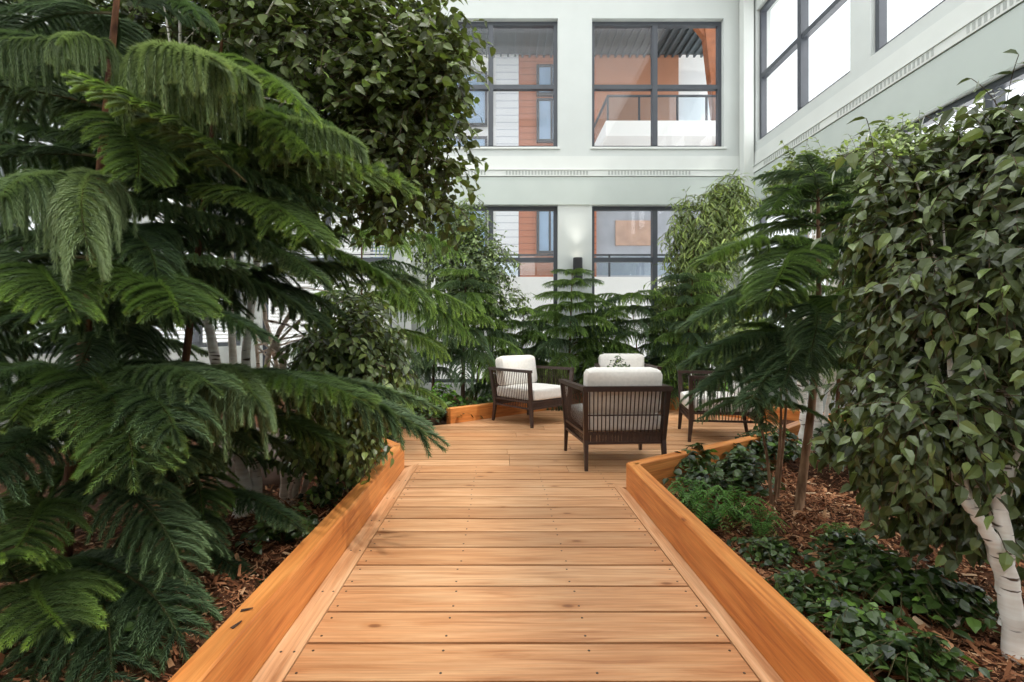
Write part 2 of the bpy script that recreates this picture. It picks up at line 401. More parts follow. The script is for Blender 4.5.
# ------------------------------------------------------------------ ground with mulch
def gz(x, y):
    x = np.asarray(x, float); y = np.asarray(y, float)
    return 0.0 + 0.025 * np.sin(2.1 * x + 0.7) * np.cos(1.7 * y) + 0.02 * np.sin(4.3 * x + 2.0 * y) + 0.06 * np.clip((x - 1.6) / 2.0, 0, 1)
GX = np.linspace(XL, XR, 110); GY = np.linspace(YF, YB, 140)
XX, YY = np.meshgrid(GX, GY)
ind = ((XX > -1.0) & (XX < 1.1) & (YY < 8)) | ((YY > 3.2) & (YY < 8.0) & (XX > -2.6) & (XX < 3.4))
ZZ = np.where(ind, gz(XX, YY) - 0.0, gz(XX, YY))
i = np.arange(139)[:, None] * 110; j = np.arange(109)[None, :]
m = MB().add(np.stack([XX, YY, ZZ], -1).reshape(-1, 3), np.stack([i + j, i + j + 1, i + 111 + j, i + 110 + j], -1).reshape(-1, 4))
m.v[0][:, 2] = np.where(ind.ravel(), -0.10, m.v[0][:, 2])
struct(m.build('floor', M_SOIL, smooth=True))

# deck outline (counter-clockwise) : boardwalk flaring into a seating terrace
A = (0.884, 3.5); B = (2.4, 4.57); B2 = (3.1, 5.22); Cc = (3.75, 5.5); D = (3.3, 6.3); E = (2.1, 7.6); Fp = (1.15, 7.6); G = (-0.6, 6.08); Hh = (-1.75, 5.35); I = (-0.775, 4.05)
terr = [A, B, B2, Cc, D, E, Fp, G, Hh, I]
def clip(poly, y0, y1):
    """cut a polygon with a band of y"""
    def half(p, f):
        out = []
        for k in range(len(p)):
            a, b = p[k], p[(k + 1) % len(p)]; fa, fb = f(a), f(b)
            if fa >= 0: out.append(a)
            if fa * fb < 0: t = fa / (fa - fb); out.append((a[0] + (b[0] - a[0]) * t, a[1] + (b[1] - a[1]) * t))
        return out
    p = half(poly, lambda q: q[1] - y0)
    return half(p, lambda q: y1 - q[1]) if len(p) > 2 else p
dk = thing('boardwalk', 'honey-coloured cedar plank boardwalk widening into the seating deck', 'boardwalk', (0, 0, 0))
pl = MB(); sc = MB()
pitch = 0.198; gap = 0.014; y = -2.2
pts_s = []
XA, XBr = -0.675, 0.81
while y < 7.5:
    y0, y1 = y, y + pitch - gap; yc = (y0 + y1) / 2
    segs = []
    if yc < 3.5: segs = [[(XA, y0), (XBr, y0), (XBr, y1), (XA, y1)]]
    elif yc < 4.15:   # right side opens first, the left border still runs on
        xr = A[0] + (B[0] - A[0]) * (yc - A[1]) / (B[1] - A[1])
        segs = [clip([(XA, 3.3), A if False else (0.85, 3.3), A, B, (2.2, 5), (XA, 5)], y0, y1)]
    else:
        segs = [clip(terr, y0, y1)]
    for s_ in segs:
        if len(s_) < 3: continue
        xs = [q[0] for q in s_]; xa, xb = min(xs), max(xs)
        # wide rows are made of two boards butted end to end
        if xb - xa > 2.4:
            cut = xa + (xb - xa) * random.choice([0.35, 0.5, 0.62]); 
            left = [(min(q[0], cut - 0.002), q[1]) for q in s_]; right = [(max(q[0], cut + 0.002), q[1]) for q in s_]
            pl.prism(left, -0.04, 0.0, 0, (1, 0)); pl.prism(right, -0.04, 0.0, 0, (1, 0))
        else: pl.prism(s_, -0.04, 0.0, 0, (1, 0))
        if yc < 4.2:
            for sx in (XA + 0.03, -0.19, 0.31, XBr - 0.03):
                for sy in (y0 + 0.035, y1 - 0.035): pts_s.append((sx + random.uniform(-.006, .006), sy))
    y += pitch
for (sx, sy) in pts_s: pl.lathe([(0.0, 0.0012), (0.0045, 0.001), (0.0048, -0.001)], (sx, sy, 0), 8, 1)
pl.build('planks', [M_DECK, M_SCREW], dk)
bd = MB().prism([(-0.772, -2.2), (XA - 0.004, -2.2), (XA - 0.004, 4.2), (-0.772, 4.05)], -0.035, 0.003, 0, (0, 1))
for yy in np.arange(0.9, 4.1, 0.4):
    for sx in (-0.745, -0.7): bd.lathe([(0.0, 0.0042), (0.0045, 0.004), (0.0048, 0.002)], (sx, yy, 0), 8, 1)
bd.build('border_board', [M_DECK, M_SCREW], dk)
bd = MB().prism([(XBr + 0.004, -2.2), (0.882, -2.2), (0.882, 3.49), (XBr + 0.004, 3.62)], -0.035, 0.003, 0, (0, 1))
bd.build('border_board', M_DECK, dk)
fr = MB()
for x in (-0.6, 0.07, 0.75): fr.box((x - 0.02, -2.2, -0.2), (x + 0.02, 4.2, -0.045))
for x in (-0.9, 0.0, 0.9, 1.8): fr.box((x - 0.02, 4.3, -0.2), (x + 0.02, 6.0 if abs(x) < 1 and x < 0 else 6.6, -0.045))
fr.build('joist', M_SCREW, dk)

def kerb(p, q, label, inward, w=0.087, h=0.187, z0=-0.09):
    """timber kerb whose deck-side face runs p to q, body on the outer side; mitred a little"""
    p = np.array(p); q = np.array(q); d = unit(q - p); n = np.array([d[1], -d[0]]) * inward
    poly = [tuple(p), tuple(q), tuple(q + n * w + d * 0.0), tuple(p + n * w)]
    if inward < 0: poly = poly[::-1]
    a = 0.006
    m = MB()
    c = np.array(poly)
    ctr = c.mean(0)
    top = [tuple(x + (ctr - x) * 0 - 0 * x) for x in c]
    # body and softened top edge
    m.prism(poly, z0, h - a, 0, d)
    ins = []
    for x in c:
        s_ = 1 if abs((x - p) @ n) < 0.01 else -1
        ins.append(tuple(x + n * s_ * a + (d * a if (x - p) @ d < 0.02 else -d * a)))
    nn = len(c); v = np.r_[np.c_[c, np.full(nn, h - a)], np.c_[np.array(ins), np.full(nn, h)]]
    al = np.array([d[0], d[1], 0]); pe = np.array([-d[1], d[0], 0]); g = np.c_[v @ al, v @ pe, v[:, 2]]
    m.add(v, np.array([(k, (k + 1) % nn, nn + (k + 1) % nn, nn + k) for k in range(nn)] + [tuple(range(nn, 2 * nn))]), 0, grain=g)
    o = m.build('timber_kerb', M_KERB, loc=(float(p[0]), float(p[1]), 0.0))
    return tag(o, label, 'kerb', 'timber kerbs around the deck')
kerb((-0.775, 4.05), (-0.775, -2.2), 'long orange timber kerb along the left edge of the boardwalk', 1)
kerb((0.884, -2.2), (0.884, 3.5), 'long orange timber kerb along the right edge of the boardwalk', 1)
kerb((0.90, 3.52), B, 'timber kerb angling right from the boardwalk corner behind the near armchair', 1)
kerb(B, B2, 'short timber kerb section beside the right armchair, behind the thin-stemmed pine', 1)
kerb(B2, Cc, 'timber kerb facing the mulch bed behind the white birch stem', 1)
kerb(D, E, 'timber kerb at the back right corner of the deck, between armchairs', 1)
kerb(E, Fp, 'timber kerb behind the farthest armchair under the pines', 1)
kerb(Fp, G, 'bright orange timber kerb behind the left armchair', 1)
kerb(Cc, D, 'timber kerb along the right end of the seating deck', 1)
kerb(Hh, I, 'timber kerb angling left from the boardwalk under pine branches', 1)

# bark chips: far too many to count
def chips(rects, name, label, n, seed):
    r = np.random.default_rng(seed); P = []
    for (x0, x1, y0, y1, k) in rects:
        P.append(np.c_[r.uniform(x0, x1, k), r.uniform(y0, y1, k)])
    P = np.concatenate(P)
    tp = np.array(terr); inside = np.zeros(len(P), bool); q = len(tp)
    for k in range(q):
        (xa, ya), (xb, yb) = tp[k], tp[(k + 1) % q]
        hit = ((ya > P[:, 1]) != (yb > P[:, 1])) & (P[:, 0] < (xb - xa) * (P[:, 1] - ya) / (yb - ya + 1e-12) + xa); inside ^= hit
    near = (P[:, 1] > 3.4) & (P[:, 0] > 0) & (P[:, 1] > 3.4 + (P[:, 0] - 0.9) * 0.76 - 0.05)
    P = P[~inside & ~(near & (P[:, 0] < 3.2))]; n = len(P)
    ln = r.uniform(0.012, 0.045, n) * (0.6 + 0.9 * (r.random(n) < 0.15)); wd = ln * r.uniform(0.18, 0.5, n)
    yaw = r.uniform(0, 2 * PI, n); tilt = r.normal(0, 0.35, n)
    d = np.c_[np.cos(yaw) * np.cos(tilt), np.sin(yaw) * np.cos(tilt), np.sin(tilt)]; sd = np.c_[-np.sin(yaw), np.cos(yaw), r.normal(0, 0.35, n)]
    c = np.c_[P, gz(P[:, 0], P[:, 1]) + 0.006 + np.abs(r.normal(0, 0.008, n)) + np.abs(np.sin(tilt)) * ln * 0.4]
    hl = (d * ln[:, None] / 2); hw = sd * wd[:, None] / 2; up = np.array([0, 0, 1.0]) * (wd * 0.3)[:, None]
    V = np.stack([c - hl - hw * .6, c + hl - hw * .5, c - hl * .9 + up * .5, c + hl + up * .5, c - hl * .8 + hw, c + hl * .85 + hw * .8], 1).reshape(-1, 3)
    b = np.arange(n)[:, None] * 6
    Fq = np.r_[b + np.array([0, 1, 3, 2]), b + np.array([2, 3, 5, 4])]
    m = MB().add(V, Fq, 0, np.repeat(np.c_[np.clip(r.normal(0.42, 0.25, n), 0, 1), np.zeros(n)], 6, 0))
    tag(m.build(name, M_CHIP), label, 'mulch', kind='stuff')
chips([(1.0, 2.3, 1.0, 4.6, 34000), (2.3, 3.4, 1.0, 5.2, 9000)], 'bark_mulch', 'reddish brown bark chips covering the planting bed right of the boardwalk', 0, 3)
chips([(-2.4, -0.9, 1.2, 4.6, 20000)], 'bark_mulch', 'reddish brown bark chips covering the planting bed left of the boardwalk', 0, 4)

# ------------------------------------------------------------------ armchairs
def cushion(mb, c, hs, r=0.05, puff=0.25, n=9, tilt=0.0):
    """soft rounded block; c centre, hs half sizes, tilt about X"""
    u = np.linspace(-1, 1, n); V = []; Fq = []; cnt = 0
    hs = np.array(hs, float)
    for ax in range(3):
        for sg in (-1, 1):
            a, b = [k for k in range(3) if k != ax]
            U, W = np.meshgrid(u, u); P = np.zeros(U.shape + (3,)); P[..., a] = U; P[..., b] = W; P[..., ax] = sg
            P = P.reshape(-1, 3)
            i = np.arange(n - 1)[:, None] * n; j = np.arange(n - 1)[None, :]
            q = np.stack([i + j, i + j + 1, i + n + j + 1, i + n + j], -1).reshape(-1, 4)
            flip = (sg > 0) == (ax == 1)
            if flip: q = q[:, ::-1]
            V.append(P); Fq.append(q + cnt); cnt += len(P)
    V = np.concatenate(V)
    thin = int(np.argmin(hs)); o2 = [k for k in range(3) if k != thin]
    X = V * hs
    inner = np.clip(X, -(hs - r), hs - r); off = X - inner; ln = np.linalg.norm(off, axis=1, keepdims=True); ln[ln == 0] = 1
    X = inner + off / ln * np.minimum(ln, r)
    X[:, thin] *= 1 + puff * (1 - V[:, o2[0]] ** 2) * (1 - V[:, o2[1]] ** 2)
    ct, st = math.cos(tilt), math.sin(tilt)
    X = np.c_[X[:, 0], X[:, 1] * ct - X[:, 2] * st, X[:, 1] * st + X[:, 2] * ct] + np.array(c)
    mb.add(X, np.concatenate(Fq))
def make_chair(label, loc, rz):
    """faces local +Y"""
    t = thing('armchair', label, 'armchair', loc, rz, 'brown framed lounge armchairs on the deck')
    AH = 0.655
    rear, front = 0.325, 0.36
    # legs run from the floor up to the arm rail and splay outwards at the top
    corners = [(-1, -1), (1, -1), (-1, 1), (1, 1)]
    tops = {}
    for sx, sy in corners:
        w = rear if sy < 0 else front; yf = -0.33 if sy < 0 else 0.34
        f = np.array([sx * (w - 0.005), yf - (0.02 if sy < 0 else -0.02), 0.0]); k = np.array([sx * (w - 0.01), yf + (0.02 if sy < 0 else 0), 0.24]); top = np.array([sx * (w + (0.008 if sy < 0 else 0.03)), yf - (0.05 if sy < 0 else -0.01), AH])
        m = MB(); m.bar(f, k, 0.024, 0.030, w2=0.036, h2=0.045); m.bar(k, top, 0.036, 0.045, w2=0.034, h2=0.04)
        m.build('leg', M_CFRAME, t); tops[(sx, sy)] = (k, top)
    for sx in (-1, 1): MB().bar(tops[(sx, -1)][1] + [0, -0.02, 0], tops[(sx, 1)][1] + [0, 0.022, 0], 0.055, 0.032).build('arm_rail', M_CFRAME, t)
    m = MB(); m.bar(tops[(-1, -1)][1] + [-.02, 0, 0.0], tops[(1, -1)][1] + [.02, 0, 0.0], 0.04, 0.042)
    m.build('back_rail', M_CFRAME, t)
    MB().bar(tops[(-1, -1)][0] * [1, 1, 0] + [0, -0.03, 0.44], tops[(1, -1)][0] * [1, 1, 0] + [0, -0.03, 0.44], 0.014, 0.01).build('cross_wire', M_CFRAME, t)
    m = MB()
    for z in (0.215, 0.29):
        q = [tops[c][0] * [1, 1, 0] + [0, 0, z] for c in ((-1, -1), (1, -1), (1, 1), (-1, 1))]
        for i in range(4): m.bar(q[i], q[(i + 1) % 4], 0.026, 0.02)
    for i in range(5):
        yy = -0.25 + i * 0.125; m.bar((-0.33, yy, 0.285), (0.33, yy, 0.285), 0.05, 0.012)
    m.build('seat_frame', M_CFRAME, t)
    # cord slats: back, sides and the short skirt below the seat
    m = MB(); a, b = tops[(-1, -1)], tops[(1, -1)]
    for i in range(19):
        s_ = (i + 1) / 20; lo = a[0] + (b[0] - a[0]) * s_; hi = a[1] + (b[1] - a[1]) * s_; m.bar(lo * [1, 1, 0] + [0, 0, 0.21], hi + [0, 0, -0.01], 0.008, 0.007)
    m.build('back_slats', M_CORD, t)
    for sx in (-1, 1):
        m = MB(); a, b = tops[(sx, -1)], tops[(sx, 1)]
        for i in range(21):
            s_ = (i + 1) / 22; lo = a[0] + (b[0] - a[0]) * s_; hi = a[1] + (b[1] - a[1]) * s_; m.bar(lo * [1, 1, 0] + [0, 0, 0.21], hi + [0, 0, -0.01], 0.006, 0.006)
        m.build('side_slats', M_CORD, t)
    m = MB(); m2 = MB(); a, b = tops[(-1, 1)], tops[(1, 1)]
    for i in range(24):
        s_ = (i + 1) / 25; lo = a[0] + (b[0] - a[0]) * s_; m.bar(lo * [1, 1, 0] + [0, 0, 0.205], lo * [1, 1, 0] + [0, 0, 0.3], 0.022, 0.009)
        a2, b2 = tops[(-1, -1)], tops[(1, -1)]; lo = a2[0] + (b2[0] - a2[0]) * s_; m2.bar(lo * [1, 1, 0] + [0, -0.004, 0.205], lo * [1, 1, 0] + [0, -0.004, 0.3], 0.022, 0.009)
    m.build('skirt_slats', M_CORD, t); m2.build('skirt_slats', M_CORD, t)
    m = MB(); cushion(m, (0, 0.03, 0.375), (0.318, 0.335, 0.075), 0.04, 0.12); m.build('seat_cushion', M_CUSH, t, smooth=True)
    m = MB(); cushion(m, (0, -0.245, 0.625), (0.315, 0.085, 0.19), 0.06, 0.2, tilt=0.16); m.build('back_cushion', M_CUSH, t, smooth=True)
    return t
make_chair('brown armchair nearest the boardwalk, seen from its slatted back', (0.985, 4.33, 0), math.radians(3))
make_chair('brown armchair on the left of the group, turned towards the camera', (0.385, 6.30, 0), math.radians(-137))
make_chair('farthest white cushioned armchair, only its back cushion showing above the near one', (1.70, 6.85, 0), math.radians(180 - 5))
make_chair('brown armchair at the right of the group, half hidden by pine branches', (2.34, 5.33, 0), math.radians(78))
# low table with a small plant
t = thing('coffee_table', 'low round brown table hidden among the armchairs', 'table', (1.36, 5.72, 0))
MB().lathe([(0, 0.40), (0.30, 0.40), (0.31, 0.39), (0.31, 0.375), (0.30, 0.365), (0, 0.365)], seg=32).build('table_top', M_CFRAME, t, smooth=False)
for k in range(4):
    a = PI / 4 + k * PI / 2; MB().bar((0.22 * math.cos(a), 0.22 * math.sin(a), 0.37), (0.25 * math.cos(a), 0.25 * math.sin(a), 0), 0.035, 0.035, w2=0.022, h2=0.022).build('leg', M_CFRAME, t)

# ------------------------------------------------------------------ leaves
LT = np.array([(0, 0, 0), (-.30, .22, .05), (.30, .22, .05), (0, .30, -.02), (-.27, .55, .03), (.27, .55, .03), (0, .62, -.03), (0, 1, -.12)])
LTN = LT * [0.42, 1, 0.6]                      # narrow leaf
LF = [(0, 3, 1), (0, 2, 3)], [(1, 3, 6, 4), (3, 2, 5, 6)], [(4, 6, 7), (6, 5, 7)]
def add_leaves(mb, P, Dr, Nn, S, tint, tpl=LT, mat=0):
    """P base points, Dr direction, Nn face normal, S length"""
    n = len(P); Dr = unit(Dr); X = unit(np.cross(Dr, Nn)); Z = np.cross(X, Dr)
    V = P[:, None, :] + (X[:, None, :] * tpl[None, :, 0:1] + Dr[:, None, :] * tpl[None, :, 1:2] + Z[:, None, :] * tpl[None, :, 2:3]) * np.asarray(S)[:, None, None]
    b = np.arange(n)[:, None] * 8; T = np.repeat(tint, 8, 0)
    base = mb.n
    mb.add(V.reshape(-1, 3), np.r_[tuple(b + np.array(f) for f in (LF[0] + LF[2]))], mat, T)
    mb.f.append((np.r_[tuple(b + np.array(f) for f in LF[1])] + base, mat))

def leafy_tree(name, label, cat, base, stems, blobs, mat_l, mat_b, leaf=0.07, per=9, tw=(0.16, 0.34), droop=0.9, seed=1, tpl=LT, limb=0.35, group=None, shell=0.45, trunk_seg=10, stem_mats=None, bright=0.0, spread=0.8, mult=1.0, wild=0.35):
    """stems: list of (points, r0, r1) in world space; blobs: (centre, radii, twigs)"""
    r = np.random.default_rng(seed); base = np.array(base, float)
    t = thing(name, label, cat, base, group=group)
    ends = []
    for k, (pts, r0, r1) in enumerate(stems):
        P = bez(pts, 22) - base
        P[1:-1] += r.normal(0, r0 * 0.12, P[1:-1].shape)
        s_ = np.linspace(0, 1, 22); R = r0 + (r1 - r0) * s_; R[0] *= 1.25; R *= 1 + 0.06 * np.sin(s_ * 40 + k)
        MB().tube(P, R, trunk_seg).build('trunk', mat_b, t, smooth=True); ends.append((P, r1))
    br = MB(); lf = MB(); lm = MB()
    allP = []; 
    for (c, rad, nt) in blobs:
        nt = int(nt * mult); c = np.array(c, float) - base; rad = np.array(rad, float)
        d = unit(r.normal(0, 1, (nt, 3))); rr = shell + (0.95 - shell) * r.random((nt, 1)) ** 0.6
        P0 = c + d * rad * rr
        out = unit(d / rad * rad.mean())
        dr = unit(out * 0.9 + r.normal(0, 0.45, (nt, 3)) + np.array([0, 0, -0.1]))
        ln = r.uniform(tw[0], tw[1], nt)
        K = per; pts = [P0 - dr * ln[:, None] * 0.3]; dd = dr.copy()
        for k in range(K):
            dd = unit(dd + np.array([0, 0, -1.0]) * droop / K * 1.6); pts.append(pts[-1] + dd * (ln / K)[:, None])
        Q = np.stack(pts, 1)                                         # twigs as (nt, K+1, 3)
        # thin twig ribbons (triangular tubes)
        T = unit(np.gradient(Q, axis=1)); A_ = unit(np.cross(T, np.array([0.3, 0.2, 1.0]))); B_ = np.cross(T, A_)
        w = 0.0016 * (leaf / 0.07) ** 0.5
        ring = np.stack([A_ * w, -A_ * w * .5 + B_ * w * .87, -A_ * w * .5 - B_ * w * .87], 2)
        V = (Q[:, :, None, :] + ring).reshape(-1, 3); st = (K + 1) * 3
        b0 = (np.arange(nt)[:, None, None] * st + np.arange(K)[None, :, None] * 3)
        fs = [np.stack([b0[..., 0] + a, b0[..., 0] + (a + 1) % 3, b0[..., 0] + 3 + (a + 1) % 3, b0[..., 0] + 3 + a], -1).reshape(-1, 4) for a in range(3)]
        br.add(V, np.concatenate(fs))
        # leaves, alternate sides
        LPs = Q[:, 1:, :].reshape(-1, 3); TT = T[:, 1:, :].reshape(-1, 3); m_ = len(LPs)
        side = unit(np.cross(TT, np.array([0, 0, 1.0]) + r.normal(0, .2, (m_, 3)))) * np.tile(np.where(np.arange(K) % 2, 1, -1), nt)[:, None]
        ld = unit(TT * 0.55 + side * spread + r.normal(0, 0.3, (m_, 3)) + np.array([0, 0, -0.55 * min(1, droop)]))
        nn = unit(np.array([0, 0, 0.9]) + np.repeat(out, K, 0) * 0.7 + r.normal(0, wild, (m_, 3)))
        S = leaf * r.uniform(0.65, 1.2, m_)
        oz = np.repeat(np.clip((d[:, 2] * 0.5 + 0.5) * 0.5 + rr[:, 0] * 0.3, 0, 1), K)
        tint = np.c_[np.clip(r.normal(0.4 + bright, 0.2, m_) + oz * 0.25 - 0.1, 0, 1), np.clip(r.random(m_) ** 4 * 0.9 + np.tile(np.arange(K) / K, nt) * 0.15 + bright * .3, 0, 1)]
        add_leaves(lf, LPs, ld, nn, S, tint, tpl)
        # limbs from the nearest stem into the blob
        nl = max(2, int(nt * 0.022))
        for k in range(nl):
            P, r1 = ends[r.integers(len(ends))]; s0 = P[int(len(P) * r.uniform(limb, 0.98))]
            e = P0[r.integers(nt)]; mid = (s0 + e) / 2 + np.array([0, 0, 0.12 * np.linalg.norm(e - s0)])
            q = bez([s0, mid, e], 10); lm.tube(q, np.linspace(min(0.014, r1 * .8), 0.003, 10), 6, cap=False)
    br.build('twigs', M_DBARK, t); lm.build('limbs', mat_b, t, smooth=True)
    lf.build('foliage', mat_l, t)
    return t

# ------------------------------------------------------------------ pines
def pine_branch_mesh(name, mats, seed, rise=0.2, sag=0.35, nb=26, blen=0.30, bdroop=1.2, fwd=0.55, ds=0.006, around=5, nl=0.016, nw=0.0022, tip=0.5, side=1.0, grey=0.0):
    """a branch of unit length along +X; whorled needles on paired drooping branchlets"""
    r = np.random.default_rng(seed); mb = MB()
    S = np.linspace(0, 1, 30); AX = np.c_[S * (1 - 0.12 * sag), 0.05 * np.sin(S * 4 + seed) * S, rise * S - sag * S ** 2.2]
    mb.tube(AX, np.linspace(0.009, 0.003, 30), 5, 1)
    curves = []
    for k in range(nb):
        for sg in (-1, 1):
            s_ = 0.10 + 0.88 * (k + r.uniform(0.1, 0.9)) / nb
            p = np.array([np.interp(s_, S, AX[:, q]) for q in range(3)])
            tdir = unit(np.array([np.interp(min(1, s_ + .03), S, AX[:, q]) for q in range(3)]) - np.array([np.interp(s_ - .03, S, AX[:, q]) for q in range(3)]))
            prof = np.interp(s_, [0, 0.12, 0.4, 0.75, 1], [0.5, 0.8, 1.0, 0.8, 0.42]) * r.uniform(0.85, 1.1)
            ln = blen * prof * r.uniform(0.72, 1.08)
            d = unit(tdir * (fwd + 0.5 * s_ ** 3) + np.array([0, sg * side, 0]) + np.array([0, 0, 0.2]) + r.normal(0, 0.07, 3)); bd_ = bdroop * r.uniform(0.8, 1.25)
            n = max(6, int(ln / ds)); step = ln / n; P = [p]; dd = d
            for q in range(n):
                dd = unit(dd + np.array([0, 0, -1.0]) * bd_ * step / blen * (0.5 + 1.2 * q / n)); P.append(P[-1] + dd * step)
            curves.append((np.array(P), s_))
    curves.append((AX[5:], 0.9)); 
    q = bez([AX[-1], AX[-1] + (AX[-1] - AX[-3]) * 1.2 + [0, 0, -.01]], int(0.08 / ds) + 3); curves.append((q, 1.0))
    for P, s_ in curves:
        if len(P) == 25:
            n = int(1 / ds * 1.3); u = np.linspace(0, len(P) - 1.001, n); P = np.stack([np.interp(u, np.arange(len(P)), P[:, k]) for k in range(3)], 1)
        n = len(P); T = unit(np.gradient(P, axis=0)); A_ = unit(np.cross(T, np.array([0.31, 0.17, 0.93]))); B_ = np.cross(T, A_)
        u = np.linspace(0, 1, n)
        # core
        w = 0.0028
        V = (P[:, None, :] + np.stack([A_ * w, -A_ * w * .5 + B_ * w * .87, -A_ * w * .5 - B_ * w * .87], 1)).reshape(-1, 3)
        b0 = np.arange(n - 1) * 3
        mb.add(V, np.concatenate([np.stack([b0 + a, b0 + (a + 1) % 3, b0 + 3 + (a + 1) % 3, b0 + 3 + a], -1) for a in range(3)]), 0, (0.15, 0.0))
        an = r.uniform(0, 2 * PI, (n, 1)) + np.arange(around)[None, :] * 2 * PI / around + r.normal(0, .3, (n, around))
        rad = A_[:, None, :] * np.cos(an)[..., None] + B_[:, None, :] * np.sin(an)[..., None]
        prof = np.minimum(1, 0.5 + u * 4) * (1 - 0.45 * u ** 4)
        dn = unit(rad * 0.75 + T[:, None, :] * 0.95); ln = nl * prof[:, None] * r.uniform(.8, 1.15, (n, around))
        bs = unit(np.cross(dn, rad + r.normal(0, .01, rad.shape)))
        p0 = P[:, None, :] + rad * 0.001
        V = np.stack([p0 - bs * nw / 2, p0 + bs * nw / 2, p0 + dn * ln[..., None]], 2).reshape(-1, 3)
        Ft = np.arange(n * around * 3).reshape(-1, 3)
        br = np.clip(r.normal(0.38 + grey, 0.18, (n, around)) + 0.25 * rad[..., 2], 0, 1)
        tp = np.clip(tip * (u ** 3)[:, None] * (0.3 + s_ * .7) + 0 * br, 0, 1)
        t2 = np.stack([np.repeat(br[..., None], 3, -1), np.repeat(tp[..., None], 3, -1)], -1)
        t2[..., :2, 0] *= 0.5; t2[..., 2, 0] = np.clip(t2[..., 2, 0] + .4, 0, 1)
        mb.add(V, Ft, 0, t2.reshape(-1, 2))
    o = mb.build(name, mats); me = o.data; bpy.data.objects.remove(o)
    return me, AX[-1].copy()
VAR = {}
def variants():
    hi = dict(ds=0.0082, around=7, nl=0.036, nw=0.0048)
    for i in range(2):
        VAR['plume', i] = pine_branch_mesh('pine_branch', [M_NORF, M_PTWIG], 10 + i, 0.22, 0.30, 26, 0.32, 0.9, 0.7, **hi)
        VAR['curtain', i] = pine_branch_mesh('pine_branch', [M_NORFG, M_PTWIG], 20 + i, 0.20, 0.40, 26, 0.46, 7.0, 0.35, tip=0.25, grey=0.1, side=0.5, **hi)
        VAR['dark', i] = pine_branch_mesh('pine_branch', [M_NORFD, M_PTWIG], 30 + i, 0.15, 0.34, 26, 0.32, 1.5, 0.65, tip=0.3, **hi)
        VAR['bright', i] = pine_branch_mesh('pine_branch', [M_NORF, M_PTWIG], 40 + i, 0.2, 0.28, 26, 0.34, 1.2, 0.6, tip=1.0, **hi)
        VAR['slim', i] = pine_branch_mesh('pine_branch', [M_NORFD, M_PTWIG], 70 + i, 0.16, 0.26, 24, 0.19, 1.6, 0.8, tip=0.4, **hi)
        lo = dict(ds=0.011, around=4, nl=0.034, nw=0.0065)
        VAR['far', i] = pine_branch_mesh('pine_branch', [M_NORFB, M_PTWIG], 50 + i, 0.30, 0.46, 24, 0.42, 2.8, 0.5, tip=0.8, **lo)
        VAR['fardark', i] = pine_branch_mesh('pine_branch', [M_NORFD, M_PTWIG], 60 + i, 0.24, 0.46, 22, 0.36, 2.8, 0.6, tip=0.3, **lo)
variants()

def seen(P): return PX0 + P[0] * F / P[1], PY0 - (P[2] - H) * F / P[1], P[1]
def pine_skip(c, az, Ln, rules):
    tip = np.array([c[0] + math.cos(az) * Ln, c[1] + math.sin(az) * Ln, c[2] - .05])
    for t_ in (0.55, 0.8, 1.0):
        q = c + (tip - c) * t_
        if q[1] < 0.4: return True
        if q[2] < 0.95 and any(math.hypot(q[0] - a, q[1] - b) < 0.5 for a, b in ((0.385, 6.3), (1.7, 6.85), (2.34, 5.33), (0.985, 4.33))): return True
        x, y, z = seen(q)
        for (x0, y0, x1, y1, zmax) in rules:
            if x0 < x < x1 and y0 < y < y1 and z < zmax: return True
    return abs(tip[0]) > 4.2 or tip[1] > 8.5
def put_branch(tree, base, me_end, P0, az, length, pitch=0.0, roll=0.0):
    me, end = me_end
    o = bpy.data.objects.new('branch', me); C.objects.link(o); o.parent = tree
    k = length / np.linalg.norm(end)
    o.location = tuple(np.array(P0) - base); o.rotation_euler = (roll, -pitch, az); o.scale = (k, k, k)
    return o
def branch_to(tree, base, kind, P0, P1, seed=0, roll=0.0):
    """branch from P0 whose tip reaches P1"""
    me_end = VAR[kind, seed % 2]; e = me_end[1]; d = np.array(P1) - np.array(P0)
    az = math.atan2(d[1], d[0]); el = math.atan2(d[2], math.hypot(d[0], d[1])); e0 = math.atan2(e[2], math.hypot(e[0], e[1]))
    return put_branch(tree, base, me_end, P0, az, np.linalg.norm(d), el - e0, roll)
